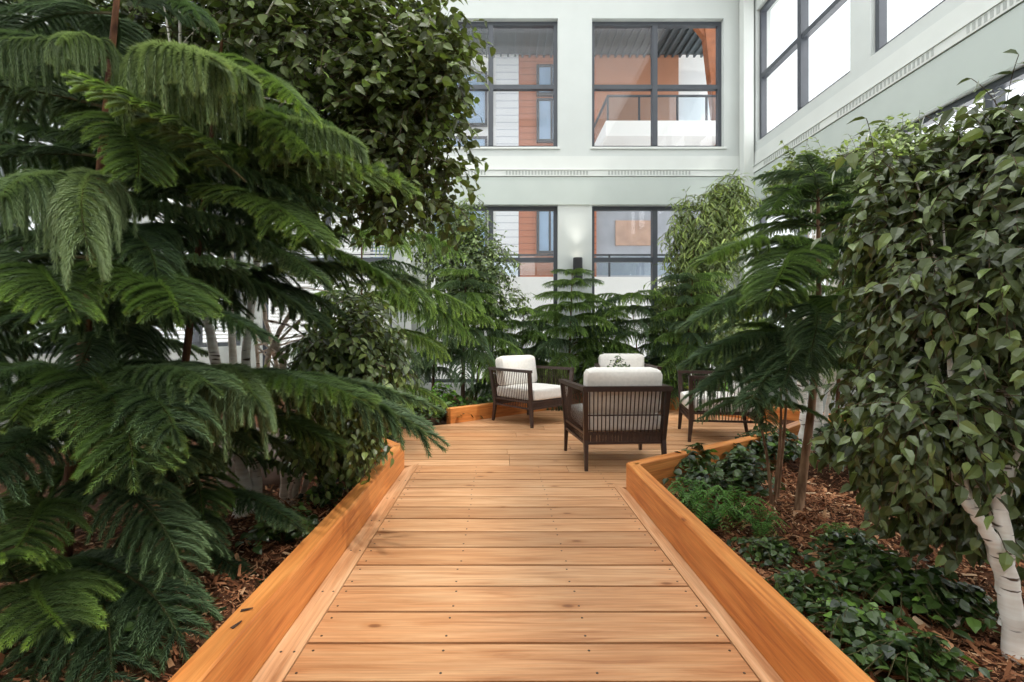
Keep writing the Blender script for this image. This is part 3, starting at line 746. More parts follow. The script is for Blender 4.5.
def pine(label, base, top, zb, whorls, nper, Lb, Lt, kinds, seed, stems=1, rad=0.022, extra=(), arc=None, group=None, bark=None, pitch=(0.0, 0.25), name='norfolk_pine', bow=None, clear=()):
    """trunk from base to top; whorls from height zb upwards; branch length Lb at the bottom to Lt at the top; arc = (az0, az1) to keep"""
    base = np.array(base, float); top = np.array(top, float); r = np.random.default_rng(seed)
    t = thing(name, label, 'tree', base, group=group)
    pts = [base, top] if bow is None else [base, (base + top) / 2 + np.array(bow), top]
    P = bez(pts, 16); s_ = np.linspace(0, 1, 16)
    MB().tube(P - base, rad * (1 - 0.72 * s_), 9).build('trunk', bark or M_PBARK, t, smooth=True)
    for w in range(whorls):
        f = w / max(1, whorls - 1); h = zb + (1.0 - zb) * f ** 0.95
        c = np.array([np.interp(h, s_, P[:, k]) for k in range(3)]); Lw = Lb + (Lt - Lb) * f
        ph = r.uniform(0, 2 * PI)
        for k in range(nper):
            az = ph + k * 2 * PI / nper + r.normal(0, 0.12)
            if arc is not None:
                a = (az - arc[0]) % (2 * PI)
                if a > (arc[1] - arc[0]) % (2 * PI): continue
            kd = kinds[r.integers(len(kinds))]
            if pine_skip(c, az, Lw, clear): continue
            put_branch(t, base, VAR[kd, r.integers(2)], c, az, Lw * r.uniform(.85, 1.1), pitch[0] + (pitch[1] - pitch[0]) * f + r.normal(0, 0.06))
    for k, (kd, a, b) in enumerate(extra): branch_to(t, base, kd, a, b, k)
    return t
def wpt(px, py, z): return at(px, py, z)
def gpt(x, y): return np.array([x, y, float(gz(x, y)) - 0.02])

# --- left foreground group
CL = [(190, 322, 305, 372, 3.1), (205, 435, 275, 625, 3.0), (262, 445, 325, 530, 3.2), (-400, -400, 330, 330, 1.8), (430, 0, 1100, 700, 5), (60, 400, 100, 470, 2.2), (135, -80, 330, 95, 3.0)]
pA = at(60, 660, 2.05); pA[2] = float(gz(pA[0], pA[1])) - .02
ex = [
 ('curtain', at(118, 62, 2.15), at(-45, 50, 1.8)), ('curtain', at(118, 66, 2.2), at(62, 40, 1.75)),
 ('curtain', at(125, 90, 2.2), at(255, 78, 1.85)), ('curtain', at(125, 100, 2.25), at(215, 60, 1.75)),
 ('bright', at(215, 62, 2.2), at(305, 110, 1.95)),
 ('bright', at(246, 182, 2.1), at(84, 84, 1.75)),
 ('plume', at(120, 195, 2.2), at(0, 185, 1.7)), ('curtain', at(95, 175, 2.1), at(90, 245, 1.6)), ('curtain', at(80, 190, 2.1), at(12, 200, 1.55)),
 ('plume', at(110, 280, 2.2), at(165, 310, 1.6)), ('bright', at(70, 275, 2.0), at(0, 300, 1.55)), ('bright', at(40, 270, 1.9), at(60, 310, 1.5)),
 ('dark', at(95, 300, 2.2), at(230, 262, 2.0)), ('plume', at(105, 290, 2.2), at(10, 330, 2.6)),
 ('plume', at(95, 385, 2.2), at(0, 420, 1.6)), ('dark', at(90, 395, 2.2), at(215, 385, 1.8)), ('dark', at(90, 395, 2.2), at(165, 430, 1.6)), 
 ('dark', at(70, 480, 2.1), at(185, 560, 1.75)), ('slim', at(70, 480, 2.1), at(180, 490, 1.9)), ('plume', at(65, 500, 2.1), at(0, 560, 1.5)),
 ('bright', at(30, 590, 1.9), at(60, 625, 1.4)), ('bright', at(20, 590, 1.8), at(-10, 560, 1.4)), ('dark', at(60, 560, 2.1), at(170, 640, 1.6)), ('dark', at(60, 570, 2.1), at(120, 680, 1.5)),
 ('dark', at(60, 600, 2.1), at(20, 690, 1.5)), ('plume', at(120, 120, 2.25), at(130, 175, 1.8)), ('dark', at(110, 230, 2.2), at(150, 270, 1.8)), ('dark', at(100, 330, 2.15), at(70, 390, 1.8)), ('dark', at(130, 10, 2.25), at(190, 10, 1.9)), ('plume', at(130, 0, 2.25), at(60, -10, 1.9)),
]
pine('tall pine nearest the camera on the left, with drooping needle curtains at the frame edge', pA, at(128, -120, 2.3), 0.22, 12, 6, 0.9, 0.75, ['dark', 'dark', 'plume'], 5, clear=CL, rad=0.03, extra=ex, pitch=(-0.1, 0.1))
pB = at(165, 585, 2.65); pB[2] = float(gz(pB[0], pB[1])) - .02
ex = [
 ('plume', at(215, 190, 2.6), at(392, 178, 2.2)), ('curtain', at(225, 150, 2.6), at(352, 140, 2.2)), ('plume', at(215, 200, 2.6), at(300, 235, 2.0)),
 ('plume', at(215, 235, 2.6), at(392, 285, 2.5)), ('slim', at(205, 250, 2.6), at(330, 280, 2.1)), ('dark', at(200, 290, 2.6), at(410, 280, 2.9)),
 ('dark', at(195, 392, 2.6), at(300, 390, 2.1)), ('dark', at(215, 385, 2.6), at(428, 434, 2.5)), ('curtain', at(200, 385, 2.6), at(268, 398, 1.95)), ('slim', at(195, 385, 2.6), at(425, 402, 2.8)),
 ('plume', at(195, 395, 2.6), at(345, 400, 2.1)), ('slim', at(185, 430, 2.6), at(262, 450, 2.2)), ('slim', at(180, 500, 2.6), at(302, 518, 2.2)), 
 ('slim', at(175, 550, 2.6), at(262, 580, 2.2)), ('dark', at(175, 520, 2.6), at(170, 560, 1.85)), ('dark', at(178, 470, 2.6), at(170, 470, 1.9)),
 ('plume', at(210, 110, 2.6), at(300, 150, 2.1)),
]
pine('second pine from the left whose long branches reach out over the boardwalk', pB, at(222, 40, 2.65), 0.18, 11, 6, 0.8, 0.65, ['dark', 'dark', 'plume'], 8, clear=CL, rad=0.026, extra=ex, pitch=(-0.05, 0.1))
pC = at(20, 560, 3.0); pC[2] = float(gz(pC[0], pC[1])) - .02
pine('dark pine in the shade behind the nearest left pine, by the left wall', pC, at(30, -60, 3.2), 0.2, 11, 7, 0.9, 0.7, ['dark'], 11, clear=CL, rad=0.024, bark=M_DBARK)
# pine whose tiers point right in front of the back-left windows
pD = gpt(-1.42, 5.1)
ex = [('far', at(365, 245, 5.1), at(458, 250, 4.9)), ('far', at(362, 300, 5.1), at(470, 308, 4.9)), ('far', at(362, 290, 5.1), at(425, 300, 4.4)), ('far', at(362, 340, 5.1), at(445, 352, 4.8)), ('fardark', at(362, 340, 5.1), at(410, 360, 4.5)), ('far', at(362, 240, 5.1), at(405, 250, 4.5)), ('far', at(362, 300, 5.1), at(470, 335, 5.3)), ('far', at(362, 395, 5.1), at(440, 400, 4.7)), ('far', at(362, 380, 5.1), at(400, 405, 4.3))]
pine('slim pine in front of the left back windows, flat tiers pointing at the armchairs', pD, at(362, 205, 5.1), 0.45, 5, 5, 0.8, 0.45, ['far', 'fardark'], 14, rad=0.02, extra=ex)
# --- back row
pine('broad pine in the middle of the back row, below the black wall lamp', gpt(1.05, 7.75), (1.12, 7.75, 2.02), 0.16, 10, 8, 1.15, 0.36, ['far', 'far', 'fardark'], 21, rad=0.022, pitch=(0.05, 0.3))
pine('bushy pine in the back row behind the left armchair', gpt(-0.55, 7.3), (-0.5, 7.3, 1.95), 0.42, 8, 8, 0.9, 0.45, ['fardark', 'far'], 22, rad=0.035, bark=M_DBARK, pitch=(-0.1, 0.2))
pine('small dark pine left of the bushy one, at the end of the deck', gpt(-0.98, 7.2), (-0.92, 7.2, 1.45), 0.45, 5, 5, 0.6, 0.3, ['fardark'], 23, rad=0.028, bark=M_DBARK, pitch=(-0.2, 0.1))
pine('slender pine with a thin bare tip to the right of the wall lamp', gpt(2.15, 7.85), (2.05, 7.85, 1.66), 0.15, 8, 8, 0.85, 0.7, ['far', 'fardark'], 24, rad=0.016, pitch=(-0.1, 0.1), bow=(0.05, 0, 0))
pine('low pine behind the right armchair in front of the bamboo', gpt(2.75, 7.5), (2.85, 7.4, 1.9), 0.15, 10, 8, 0.85, 0.45, ['fardark', 'far'], 25, rad=0.02)
pine('low spreading pine between the left armchair and the back windows', gpt(0.30, 7.7), (0.36, 7.7, 1.42), 0.15, 7, 8, 0.95, 0.5, ['far', 'fardark'], 26, rad=0.018, pitch=(0, 0.15))
pine('low spreading pine directly behind the farthest armchair', gpt(1.62, 7.95), (1.58, 7.9, 1.35), 0.2, 6, 8, 0.8, 0.5, ['far'], 27, rad=0.018, pitch=(0, 0.15))
# --- right: pine with several thin stems
pE = gpt(1.80, 3.02)
ex = [('plume', at(812, 245, 3.0), at(700, 262, 2.8)), ('plume', at(812, 250, 3.0), at(760, 300, 2.4)), ('dark', at(808, 300, 3.0), at(690, 322, 2.7)), ('dark', at(808, 302, 3.0), at(815, 352, 2.35)),
      ('dark', at(806, 340, 3.0), at(690, 360, 2.8)), ('dark', at(806, 350, 3.0), at(700, 395, 2.7)), ('dark', at(806, 345, 3.0), at(745, 402, 2.5)), ('dark', at(806, 350, 3.0), at(860, 380, 2.7)),
      ('plume', at(815, 185, 3.1), at(765, 215, 2.9)), ('plume', at(815, 185, 3.1), at(870, 215, 2.9)), ('dark', at(806, 330, 3.0), at(775, 395, 2.45))]
pine('brown stemmed pine rising from the mulch bed beside the right kerb', pE, at(818, 178, 3.1), 0.54, 7, 7, 0.66, 0.34, ['dark', 'plume', 'dark'], 31, rad=0.028, bark=M_PBARKL, extra=ex, bow=(0.055, 0, 0), pitch=(-0.15, 0.3))
for k, (bx_, by_, tx, ty, lb) in enumerate([(1.70, 3.12, 748, 380, 'thin pine sapling leaning left beside the brown stemmed pine'), (1.745, 3.18, 778, 330, 'thin straight sapling just behind the leaning one'), (1.80, 3.25, 786, 300, 'tallest thin sapling right against the brown stemmed pine')]):
    pine(lb, gpt(bx_, by_), at(tx, ty, 3.15), 0.85, 2, 5, 0.42, 0.3, ['dark', 'plume'], 40 + k, rad=0.012, bark=M_PBARKL, bow=(0.03, 0, 0), name='pine_sapling', pitch=(-0.1, .1), group='thin saplings beside the right pine')
pine('bright green pine in the gap between the thin-stemmed pine and the right birch', gpt(2.95, 4.4), at(845, 235, 4.4), 0.45, 5, 6, 0.75, 0.4, ['far'], 33, rad=0.02)

# --- left birches
def st(*p): return [np.array(q) for q in p]
b1 = at(240, 585, 3.05); b1[2] = float(gz(b1[0], b1[1])) - .03
leafy_tree('birch_tree', 'tall white-trunked leafy tree on the left, its crown reaching the upper windows', 'tree', b1,
  [(st(b1, at(242, 470, 3.05), at(218, 370, 3.1), at(190, 230, 3.1), at(170, 60, 3.1)), 0.044, 0.016),
   (st(b1 + [.05, .05, 0], at(256, 480, 3.1), at(246, 365, 3.15), at(262, 220, 3.2), at(280, 70, 3.2)), 0.040, 0.014),
   (st(b1 + [.02, .1, 0], at(248, 500, 3.1), at(232, 350, 3.2), at(232, 150, 3.3), at(235, 20, 3.3)), 0.034, 0.012)],
  [(at(330, 60, 3.1), (0.78, 0.6, 0.62), 900), (at(400, 110, 3.0), (0.42, 0.4, 0.60), 460), (at(215, 10, 3.3), (0.7, 0.5, 0.4), 420), (at(300, -60, 3.1), (0.9, 0.6, 0.5), 420), (at(110, 20, 3.3), (0.7, 0.4, 0.5), 300), (at(300, 170, 3.2), (0.4, 0.3, 0.4), 220), (at(385, 180, 2.95), (0.28, 0.3, 0.28), 150), (at(150, 120, 3.3), (0.6, 0.3, 0.4), 260), (at(442, 60, 2.9), (0.17, 0.25, 0.5), 130), (at(445, 180, 2.95), (0.1, 0.1, 0.25), 36)],
  M_LEAFD, M_BIRCH, leaf=0.066, per=7, seed=3, droop=0.5, shell=0.1, limb=0.7, wild=0.8, mult=0.85)
b2 = at(285, 500, 3.3); b2[2] = float(gz(b2[0], b2[1])) - .03
leafy_tree('birch_tree', 'clump of pinkish white stems with a low leafy crown beside the left kerb', 'tree', b2,
  [(st(b2, at(282, 430, 3.3), at(268, 360, 3.3), at(305, 290, 3.3)), 0.028, 0.012), (st(b2 + [.0, .05, 0], at(292, 430, 3.3), at(284, 370, 3.3), at(275, 340, 3.3)), 0.03, 0.02), (st(b2 + [.05, 0, 0], at(300, 450, 3.3), at(278, 370, 3.35), at(262, 300, 3.3)), 0.024, 0.012),
   (st(b2 + [.08, .05, 0], at(322, 440, 3.3), at(340, 400, 3.2), at(350, 330, 3.2)), 0.020, 0.010), (st(b2 + [.03, .05, 0], at(285, 450, 3.4), at(262, 385, 3.4), at(255, 330, 3.4)), 0.02, 0.01)],
  [(at(345, 365, 3.15), (0.36, 0.3, 0.36), 340), (at(330, 425, 3.1), (0.3, 0.25, 0.22), 170), (at(350, 310, 3.5), (0.25, 0.3, 0.2), 60)],
  M_LEAFF, M_BIRCH2, leaf=0.06, per=8, seed=5, droop=1.0, shell=0.15, bright=-0.1, mult=1.5)
b3 = at(345, 470, 3.45); b3[2] = float(gz(b3[0], b3[1])) - .02
leafy_tree('leafy_shrub', 'dark stemmed leafy shrub tucked at the far end of the left kerb', 'shrub', b3,
  [(st(b3, b3 + [0.02, 0, .25], at(340, 420, 3.4)), 0.010, 0.006), (st(b3 + [.03, 0, 0], b3 + [0.05, 0, .2], at(352, 415, 3.4)), 0.010, 0.006), (st(b3 + [-.03, 0, 0], b3 + [-0.05, 0, .2], at(325, 425, 3.4)), 0.010, 0.006)],
  [(at(345, 425, 3.4), (0.25, 0.2, 0.16), 120)], M_LEAFF, M_DBARK, leaf=0.06, per=7, seed=6, shell=0.2)
# --- back: small leaved ficus and bamboo
f0 = gpt(-0.45, 7.9)
leafy_tree('ficus_tree', 'small-leaved rounded green tree before the lower back window', 'tree', f0,
  [(st(f0, f0 + [0.03, 0, 1.0], at(470, 250, 7.8)), 0.03, 0.012), (st(f0 + [.06, 0, 0], f0 + [0.1, 0, 1.0], at(450, 260, 7.8)), 0.025, 0.01)],
  [(at(468, 262, 7.7), (0.75, 0.5, 0.55), 620), (at(460, 225, 7.8), (0.45, 0.4, 0.35), 220), (at(480, 300, 7.6), (0.75, 0.4, 0.4), 300), (at(466, 205, 7.8), (0.12, 0.1, 0.16), 20), (at(425, 240, 7.8), (0.3, 0.3, 0.35), 90)],
  M_LEAFF, M_DBARK, leaf=0.062, per=8, seed=9, droop=0.7, shell=0.2, tw=(0.18, 0.34))
g0 = gpt(3.0, 7.95)
stems = []
rr = np.random.default_rng(77)
for k in range(9):
    a = rr.uniform(-0.35, 0.35); b_ = rr.uniform(-.12, .12)
    stems.append((st(g0 + [a * .5, b_, 0], g0 + [a, b_, 1.4], g0 + [a * 1.3 - 0.0, b_, 2.3 + rr.uniform(0, .5)]), 0.011, 0.005))
leafy_tree('bamboo', 'tall clump of narrow-leaved bamboo in the back right corner', 'bamboo', g0, stems,
  [(at(703, 240, 7.7), (0.62, 0.4, 0.8), 620), (at(727, 205, 7.7), (0.34, 0.3, 0.5), 300), (at(690, 310, 7.7), (0.62, 0.3, 0.8), 620)],
  M_LEAFB, M_DBARK, leaf=0.14, per=7, seed=12, droop=1.0, shell=0.1, tpl=LTN * [0.7, 1, 1], tw=(0.2, 0.4))
# --- right trees
r0 = gpt(2.68, 4.42)
leafy_tree('birch_tree', 'white birch stems behind the thin-stemmed pine in the mulch bed', 'tree', r0,
  [(st(r0, at(805, 420, 4.4), at(800, 360, 4.4), at(815, 260, 4.4)), 0.045, 0.02), (st(r0 + [.06, 0, 0], at(818, 420, 4.4), at(822, 350, 4.4), at(840, 240, 4.4)), 0.042, 0.012), (st(r0 + [.1, 0, 0], at(822, 440, 4.45), at(835, 370, 4.4), at(860, 260, 4.4)), 0.026, 0.012)],
  [(at(850, 185, 4.5), (0.55, 0.4, 0.32), 420), (at(800, 168, 4.6), (0.26, 0.25, 0.14), 90), (at(880, 330, 4.6), (0.5, 0.4, 0.7), 420), (at(905, 150, 4.6), (0.45, 0.3, 0.3), 220), (at(740, 330, 5.9), (0.3, 0.2, 0.3), 90)],
  M_LEAFF, M_BIRCH, leaf=0.062, per=8, seed=14, droop=0.8, shell=0.15)
rb = at(1018, 668, 1.66); rb[2] = float(gz(rb[0], rb[1])) - .03
leafy_tree('birch_tree', 'large white birch with broad hanging leaves at the right frame edge', 'tree', rb,
  [(st(rb, at(1010, 590, 1.66), at(1000, 500, 1.68), at(1005, 380, 1.75), at(1015, 200, 1.9)), 0.034, 0.016),
   (st(rb + [0, .03, .12], at(1000, 570, 1.7), at(975, 500, 1.8), at(960, 400, 1.9), at(945, 260, 2.0)), 0.022, 0.010),
   (st(at(1008, 590, 1.68), at(988, 530, 1.66), at(962, 495, 1.7), at(930, 400, 1.8)), 0.026, 0.010)],
  [(at(1035, 190, 1.95), (0.42, 0.35, 0.34), 300), (at(1000, 290, 1.9), (0.42, 0.35, 0.36), 380), (at(955, 400, 1.95), (0.34, 0.32, 0.30), 330), (at(1015, 370, 1.9), (0.34, 0.32, 0.28), 240), (at(950, 480, 1.95), (0.2, 0.2, 0.12), 80), (at(905, 425, 2.1), (0.19, 0.25, 0.26), 150), (at(925, 230, 2.1), (0.24, 0.25, 0.22), 120), (at(985, 135, 2.05), (0.2, 0.2, 0.12), 50), (at(900, 170, 2.1), (0.14, 0.15, 0.1), 24), (at(905, 330, 2.2), (0.14, 0.2, 0.3), 90), (at(940, 420, 1.74), (0.15, 0.1, 0.11), 45)],
  M_LEAFR, M_BIRCH, leaf=0.065, per=8, seed=16, droop=0.9, shell=0.1, spread=0.7, mult=1.9, wild=0.6, tpl=LT * [0.9, 1, 1.5])

# ------------------------------------------------------------------ low plants
def ivy_proto(seed, R=0.24, nst=38, mat=M_IVY, leaf=0.05, hgt=0.16, per=7, tip=0.06):
    r = np.random.default_rng(seed); lf = MB(); stm = MB()
    for k in range(nst):
        a = r.uniform(0, 2 * PI); R_ = R * r.uniform(.35, 1.05); h = hgt * r.uniform(.6, 1.2) * (1.2 - .5 * R_ / R)
        q = bez([(0.03 * math.cos(a), 0.03 * math.sin(a), -0.01), (R_ * .45 * math.cos(a), R_ * .45 * math.sin(a), h), (R_ * math.cos(a + .2), R_ * math.sin(a + .2), h * .65)], per + 2)
        stm.tube(q, 0.0018, 4, cap=False)
        P = q[2:]; n = len(P); T = unit(np.gradient(P, axis=0)); sd = unit(np.cross(T, [0, 0, 1.0])) * np.where(np.arange(n) % 2, 1, -1)[:, None]
        d = unit(T * .4 + sd + r.normal(0, .3, (n, 3)) + [0, 0, -.15])
        add_leaves(lf, P, d, unit(np.array([0, 0, 1.0]) + r.normal(0, .35, (n, 3))), leaf * r.uniform(.7, 1.25, n), np.c_[np.clip(r.normal(.4, .25, n), 0, 1), np.clip((r.random(n) < tip) * 1.0, 0, 1)], LT * [1.25, 1, 1.2])
    a = stm.build('stems', M_PTWIG); b = lf.build('foliage', mat)
    out = (a.data, b.data); bpy.data.objects.remove(a); bpy.data.objects.remove(b); return out
def fern_proto(seed, mat=M_FERN, nfr=16, R=0.26):
    r = np.random.default_rng(seed); lf = MB(); stm = MB()
    for k in range(nfr):
        a = k * 2 * PI / nfr + r.normal(0, .2); R_ = R * r.uniform(.7, 1.1); h = R * r.uniform(.5, .95)
        q = bez([(0, 0, -0.01), (R_ * .5 * math.cos(a), R_ * .5 * math.sin(a), h), (R_ * math.cos(a), R_ * math.sin(a), h * .55)], 18)
        stm.tube(q, 0.0016, 4, cap=False); P = np.repeat(q[2:], 2, 0); n = len(P); T = np.repeat(unit(np.gradient(q, axis=0))[2:], 2, 0)
        sd = unit(np.cross(T, [0, 0, 1.0])) * np.where(np.arange(n) % 2, 1, -1)[:, None]; u = np.linspace(0, 1, n)
        add_leaves(lf, P, unit(sd + T * .45), unit(np.array([0, 0, 1.0]) + r.normal(0, .15, (n, 3))), 0.07 * (1 - .75 * u) + .008, np.c_[np.clip(r.normal(.5, .2, n), 0, 1), u * .4], LTN)
    a = stm.build('stems', M_PTWIG); b = lf.build('fronds', mat)
    out = (a.data, b.data); bpy.data.objects.remove(a); bpy.data.objects.remove(b); return out
IV = [ivy_proto(100 + k) for k in range(3)]
IVS = [ivy_proto(110 + k, R=0.2, nst=22, leaf=0.042, hgt=0.12) for k in range(2)]
FE = [fern_proto(120 + k) for k in range(2)]
BL = [ivy_proto(130, R=0.26, nst=44, mat=M_BUSH, leaf=0.055, hgt=0.3)]
pk = [0]
def plant(name, proto, x, y, s, label, cat='plant', group=None, nm=('stems', 'foliage')):
    pk[0] += 1
    t = thing(name, label, cat, (x, y, float(gz(x, y))), pk[0] * 2.4, group)
    for me, n_ in zip(proto, nm):
        o = bpy.data.objects.new(n_, me); C.objects.link(o); o.parent = t; o.scale = (s, s, s)
    return t
def gpx(px, py): # ground point seen at a pixel
    Y = H * F / (py - PY0); return (px - PX0) * Y / F, Y
ivs = [(905, 610, 1.15, 'dark ivy clump in the middle of the right mulch bed'),
 (860, 590, 1.0, 'dark ivy clump left of the biggest one in the right bed'),
 (945, 622, 0.8, 'ivy clump trailing towards the pale bark piece in the mulch'),
 (800, 610, 0.8, 'low ivy clump hugging the right kerb, lower middle'),
 (845, 655, 0.85, 'ivy clump against the near part of the right kerb'),
 (905, 690, 0.8, 'nearest ivy clump at the bottom edge of the photo'),
 (760, 560, 0.75, 'ivy clump hugging the right kerb below the fern'),
 (845, 560, 0.75, 'ivy clump at the far side of the ivy patch in the right bed'),
 (690, 475, 1.0, 'ivy clump in the corner where the two right kerbs meet'),
 (730, 468, 1.0, 'ivy clump below the angled kerb, second from the corner'),
 (757, 460, 1.0, 'ivy clump below the angled kerb, beside the leaning sapling'),
 (735, 490, 1.0, 'ivy clump between the corner ferns and the sapling stems'),
 (700, 495, 0.9, 'dark ivy clump behind the corner ferns'),
 (778, 462, 1.0, 'ivy clump at the foot of the end of the angled kerb'),
 (840, 462, 1.2, 'ivy clump right of the white birch stems'),
 (868, 480, 1.2, 'ivy clump under the right birch crown, left side'),
 (905, 500, 1.1, 'shaded ivy clump under the right birch crown, middle'),
 (870, 450, 1.2, 'ivy clump behind the white birch stems by the far kerb'),
 (940, 480, 1.2, 'shaded ivy clump at the right wall under the birch'),
 (765, 450, 0.9, 'ivy clump under the right armchair corner of the kerb')]
for k, (px, py, s, lb) in enumerate(ivs):
    x, y = gpx(px, py); plant('ivy_plant', IV[k % 3], x + 0.04, y, s * (0.98 if y < 3.2 else 1.2), lb, group='ivy clumps in the right bed')
for k, (px, py, s, lb) in enumerate([(708, 530, .85, 'bright feathery fern right beside the right kerb'), (735, 520, .8, 'feathery fern right of the bright kerbside one'), (690, 508, .75, 'feathery fern at the inner corner of the right kerb'), (690 + 70, 535, .6, 'small fern nearest the sapling stems'), (835, 545, .4, 'tiny pale fern in the mulch in front of the brown stemmed pine')]):
    x, y = gpx(px, py); plant('fern', FE[k % 2], x, y, s, lb, 'fern', 'ferns in the right bed', ('stems', 'fronds'))
for k, (x, y, s, lb) in enumerate([(-0.72, 6.35, 1.0, 'dark ivy clump at the left end of the back kerb'), (-1.0, 6.0, 1.1, 'dark ivy clump spilling onto the far left of the deck'), (-1.3, 5.75, 1.1, 'ivy clump left of the deck under the slim pine'), (-0.45, 6.6, 1.0, 'ivy clump behind the left end of the back kerb'), (-1.55, 6.1, 1.2, 'ivy clump behind the slim pine by the back windows'),
        (-0.1, 6.9, 1.0, 'ivy clump behind the left armchair'), (0.35, 7.3, 1.0, 'ivy clump at the foot of the middle back pine, left side'), (-1.8, 5.0, 1.1, 'ivy clump at the deck corner under the left branches'), (-1.15, 4.5, 1.1, 'ivy clump beyond the end of the left kerb')]):
    plant('ivy_plant', IV[k % 3], x, y, s * 1.3, lb, group='ivy clumps behind the deck')
for k, (x, y, s, lb) in enumerate([(-0.78, 6.72, 1.3, 'bright yellow-green bush behind the deck, in front of the small dark pine'), (-1.25, 6.45, 1.2, 'yellow-green bush at the far left of the deck'), (2.62, 7.25, 1.3, 'bright green bush behind the back right kerb'), (3.05, 6.95, 1.2, 'bright green bush right of the back kerb bush'), (0.6, 7.75, 1.0, 'bright green bush seen through the left armchair slats')]):
    plant('leafy_bush', BL[0], x, y, s, lb, 'bush', 'bright bushes behind the deck')
for k, (px, py, s, lb) in enumerate([(300, 545, .9, 'dark ivy clump beside the left kerb under the pine'), (345, 480, 1.0, 'ivy clump beside the left kerb below the leafy shrub'), (325, 505, .8, 'small ivy clump beside the left kerb'), (150, 640, .9, 'ivy clump under the nearest left pine')]):
    x, y = gpx(px, py); x = min(x, -1.1); plant('ivy_plant', IV[k % 3], x, y, s, lb, group='ivy clumps in the left bed')
# plant on the coffee table
t = thing('potted_plant', 'small green potted plant on the low table, above the near armchair', 'plant', (1.36, 5.72, 0.402))
MB().lathe([(0, 0), (0.07, 0), (0.095, 0.11), (0.1, 0.13), (0.088, 0.13), (0.08, 0.115), (0, 0.11)], seg=24).build('pot', M_POT, t)
o = bpy.data.objects.new('foliage', ivy_proto(140, R=0.2, nst=30, mat=M_LEAFF, leaf=0.035, hgt=0.22)[1]); C.objects.link(o); o.parent = t; o.location = (0, 0, 0.14); o.scale = (1, 1, 1.25)

# ------------------------------------------------------------------ stones, bark piece
def boulder(label, c, s, mat, seed):
    r = np.random.default_rng(seed); u = np.linspace(0, PI, 16); v = np.linspace(0, 2 * PI, 25)[:-1]
    U, W = np.meshgrid(u, v, indexing='ij'); D = np.stack([np.sin(U) * np.cos(W), np.sin(U) * np.sin(W), np.cos(U)], -1)
    k = 1 + sum(a * np.sin(D @ f + p) for a, f, p in [(r.uniform(.03, .1), r.normal(0, 3, 3), r.uniform(0, 6)) for _ in range(6)])
    P = np.sign(D) * np.abs(D) ** 0.8 * k[..., None] * np.array(s); i = np.arange(15)[:, None] * 24; j = np.arange(24)[None, :]; q = (j + 1) % 24
    m = MB().add(P.reshape(-1, 3), np.stack([i + j, i + 24 + j, i + 24 + q, i + q], -1).reshape(-1, 4))
    o = m.build('boulder', mat, smooth=True); o.location = tuple(float(x) for x in c); return tag(o, label, 'rock', 'boulders in the beds')
boulder('pinkish grey boulder in the left bed behind the white trunks', (-1.75, 3.75, 0.12), (0.30, 0.22, 0.24), M_STONEP, 1)
boulder('grey boulder behind the right birch trunk', (2.55, 2.55, 0.08), (0.24, 0.22, 0.20), M_STONE, 2)
x, y = gpx(962, 628); m = MB(); m.bar((-0.07, 0, 0.012), (0.03, 0.02, 0.02), 0.035, 0.01, w2=0.045); m.bar((0.03, 0.02, 0.02), (0.10, 0.06, 0.035), 0.045, 0.01, w2=0.008)
o = tag(m.build('bark_piece', M_BIRCH2), 'large pale curled piece of bark lying on the right mulch', 'bark'); o.location = (x, y, float(gz(x, y)) + .012); o.rotation_euler = (0, 0, 0.4)
for k, (dx, a) in enumerate([(0.0, .3), (0.012, 1.2)]):      # fallen needles/leaves on the left kerb
    o = MB().bar((-.018, 0, 0), (.018, 0, .003), .014, .002, w2=.004).build('fallen_leaf', M_CORD); o.location = (-0.82 + dx, 1.62 - k * .085, 0.190); o.rotation_euler = (0, 0, a)
    tag(o, ['upper of two dark fallen leaves on the left kerb', 'lower of two dark fallen leaves on the left kerb'][k], 'leaf', 'fallen leaves on the left kerb')

# ------------------------------------------------------------------ wall lamp
t = thing('wall_lamp', 'black cylinder wall lamp glowing upwards between the lower back windows', 'wall lamp', (1.32, YB, 2.33))
MB().lathe([(0, -0.31), (0.075, -0.31), (0.08, -0.3), (0.08, 0.05), (0.075, 0.06), (0.068, 0.06), (0.066, 0.02), (0, 0.02)], (0, -0.12, 0), 24).build('lamp_body', M_BLACK, t)
MB().box((-0.04, -0.06, -0.15), (0.04, -0.001, -0.03)).build('wall_bracket', M_BLACK, t)
MB().lathe([(0, 0.035), (0.06, 0.035)], (0, -0.12, 0), 20).build('bulb', M_GLOW, t)
ld = bpy.data.lights.new('wall_lamp_spot', 'SPOT'); ld.energy = 24; ld.spot_size = math.radians(75); ld.spot_blend = 0.8; ld.color = (1, .93, .84); ld.shadow_soft_size = 0.04
lo = bpy.data.objects.new('wall_lamp_light', ld); C.objects.link(lo); lo.location = (1.32, YB - 0.13, 2.42); lo.rotation_euler = (math.radians(180 + 8), 0, 0)

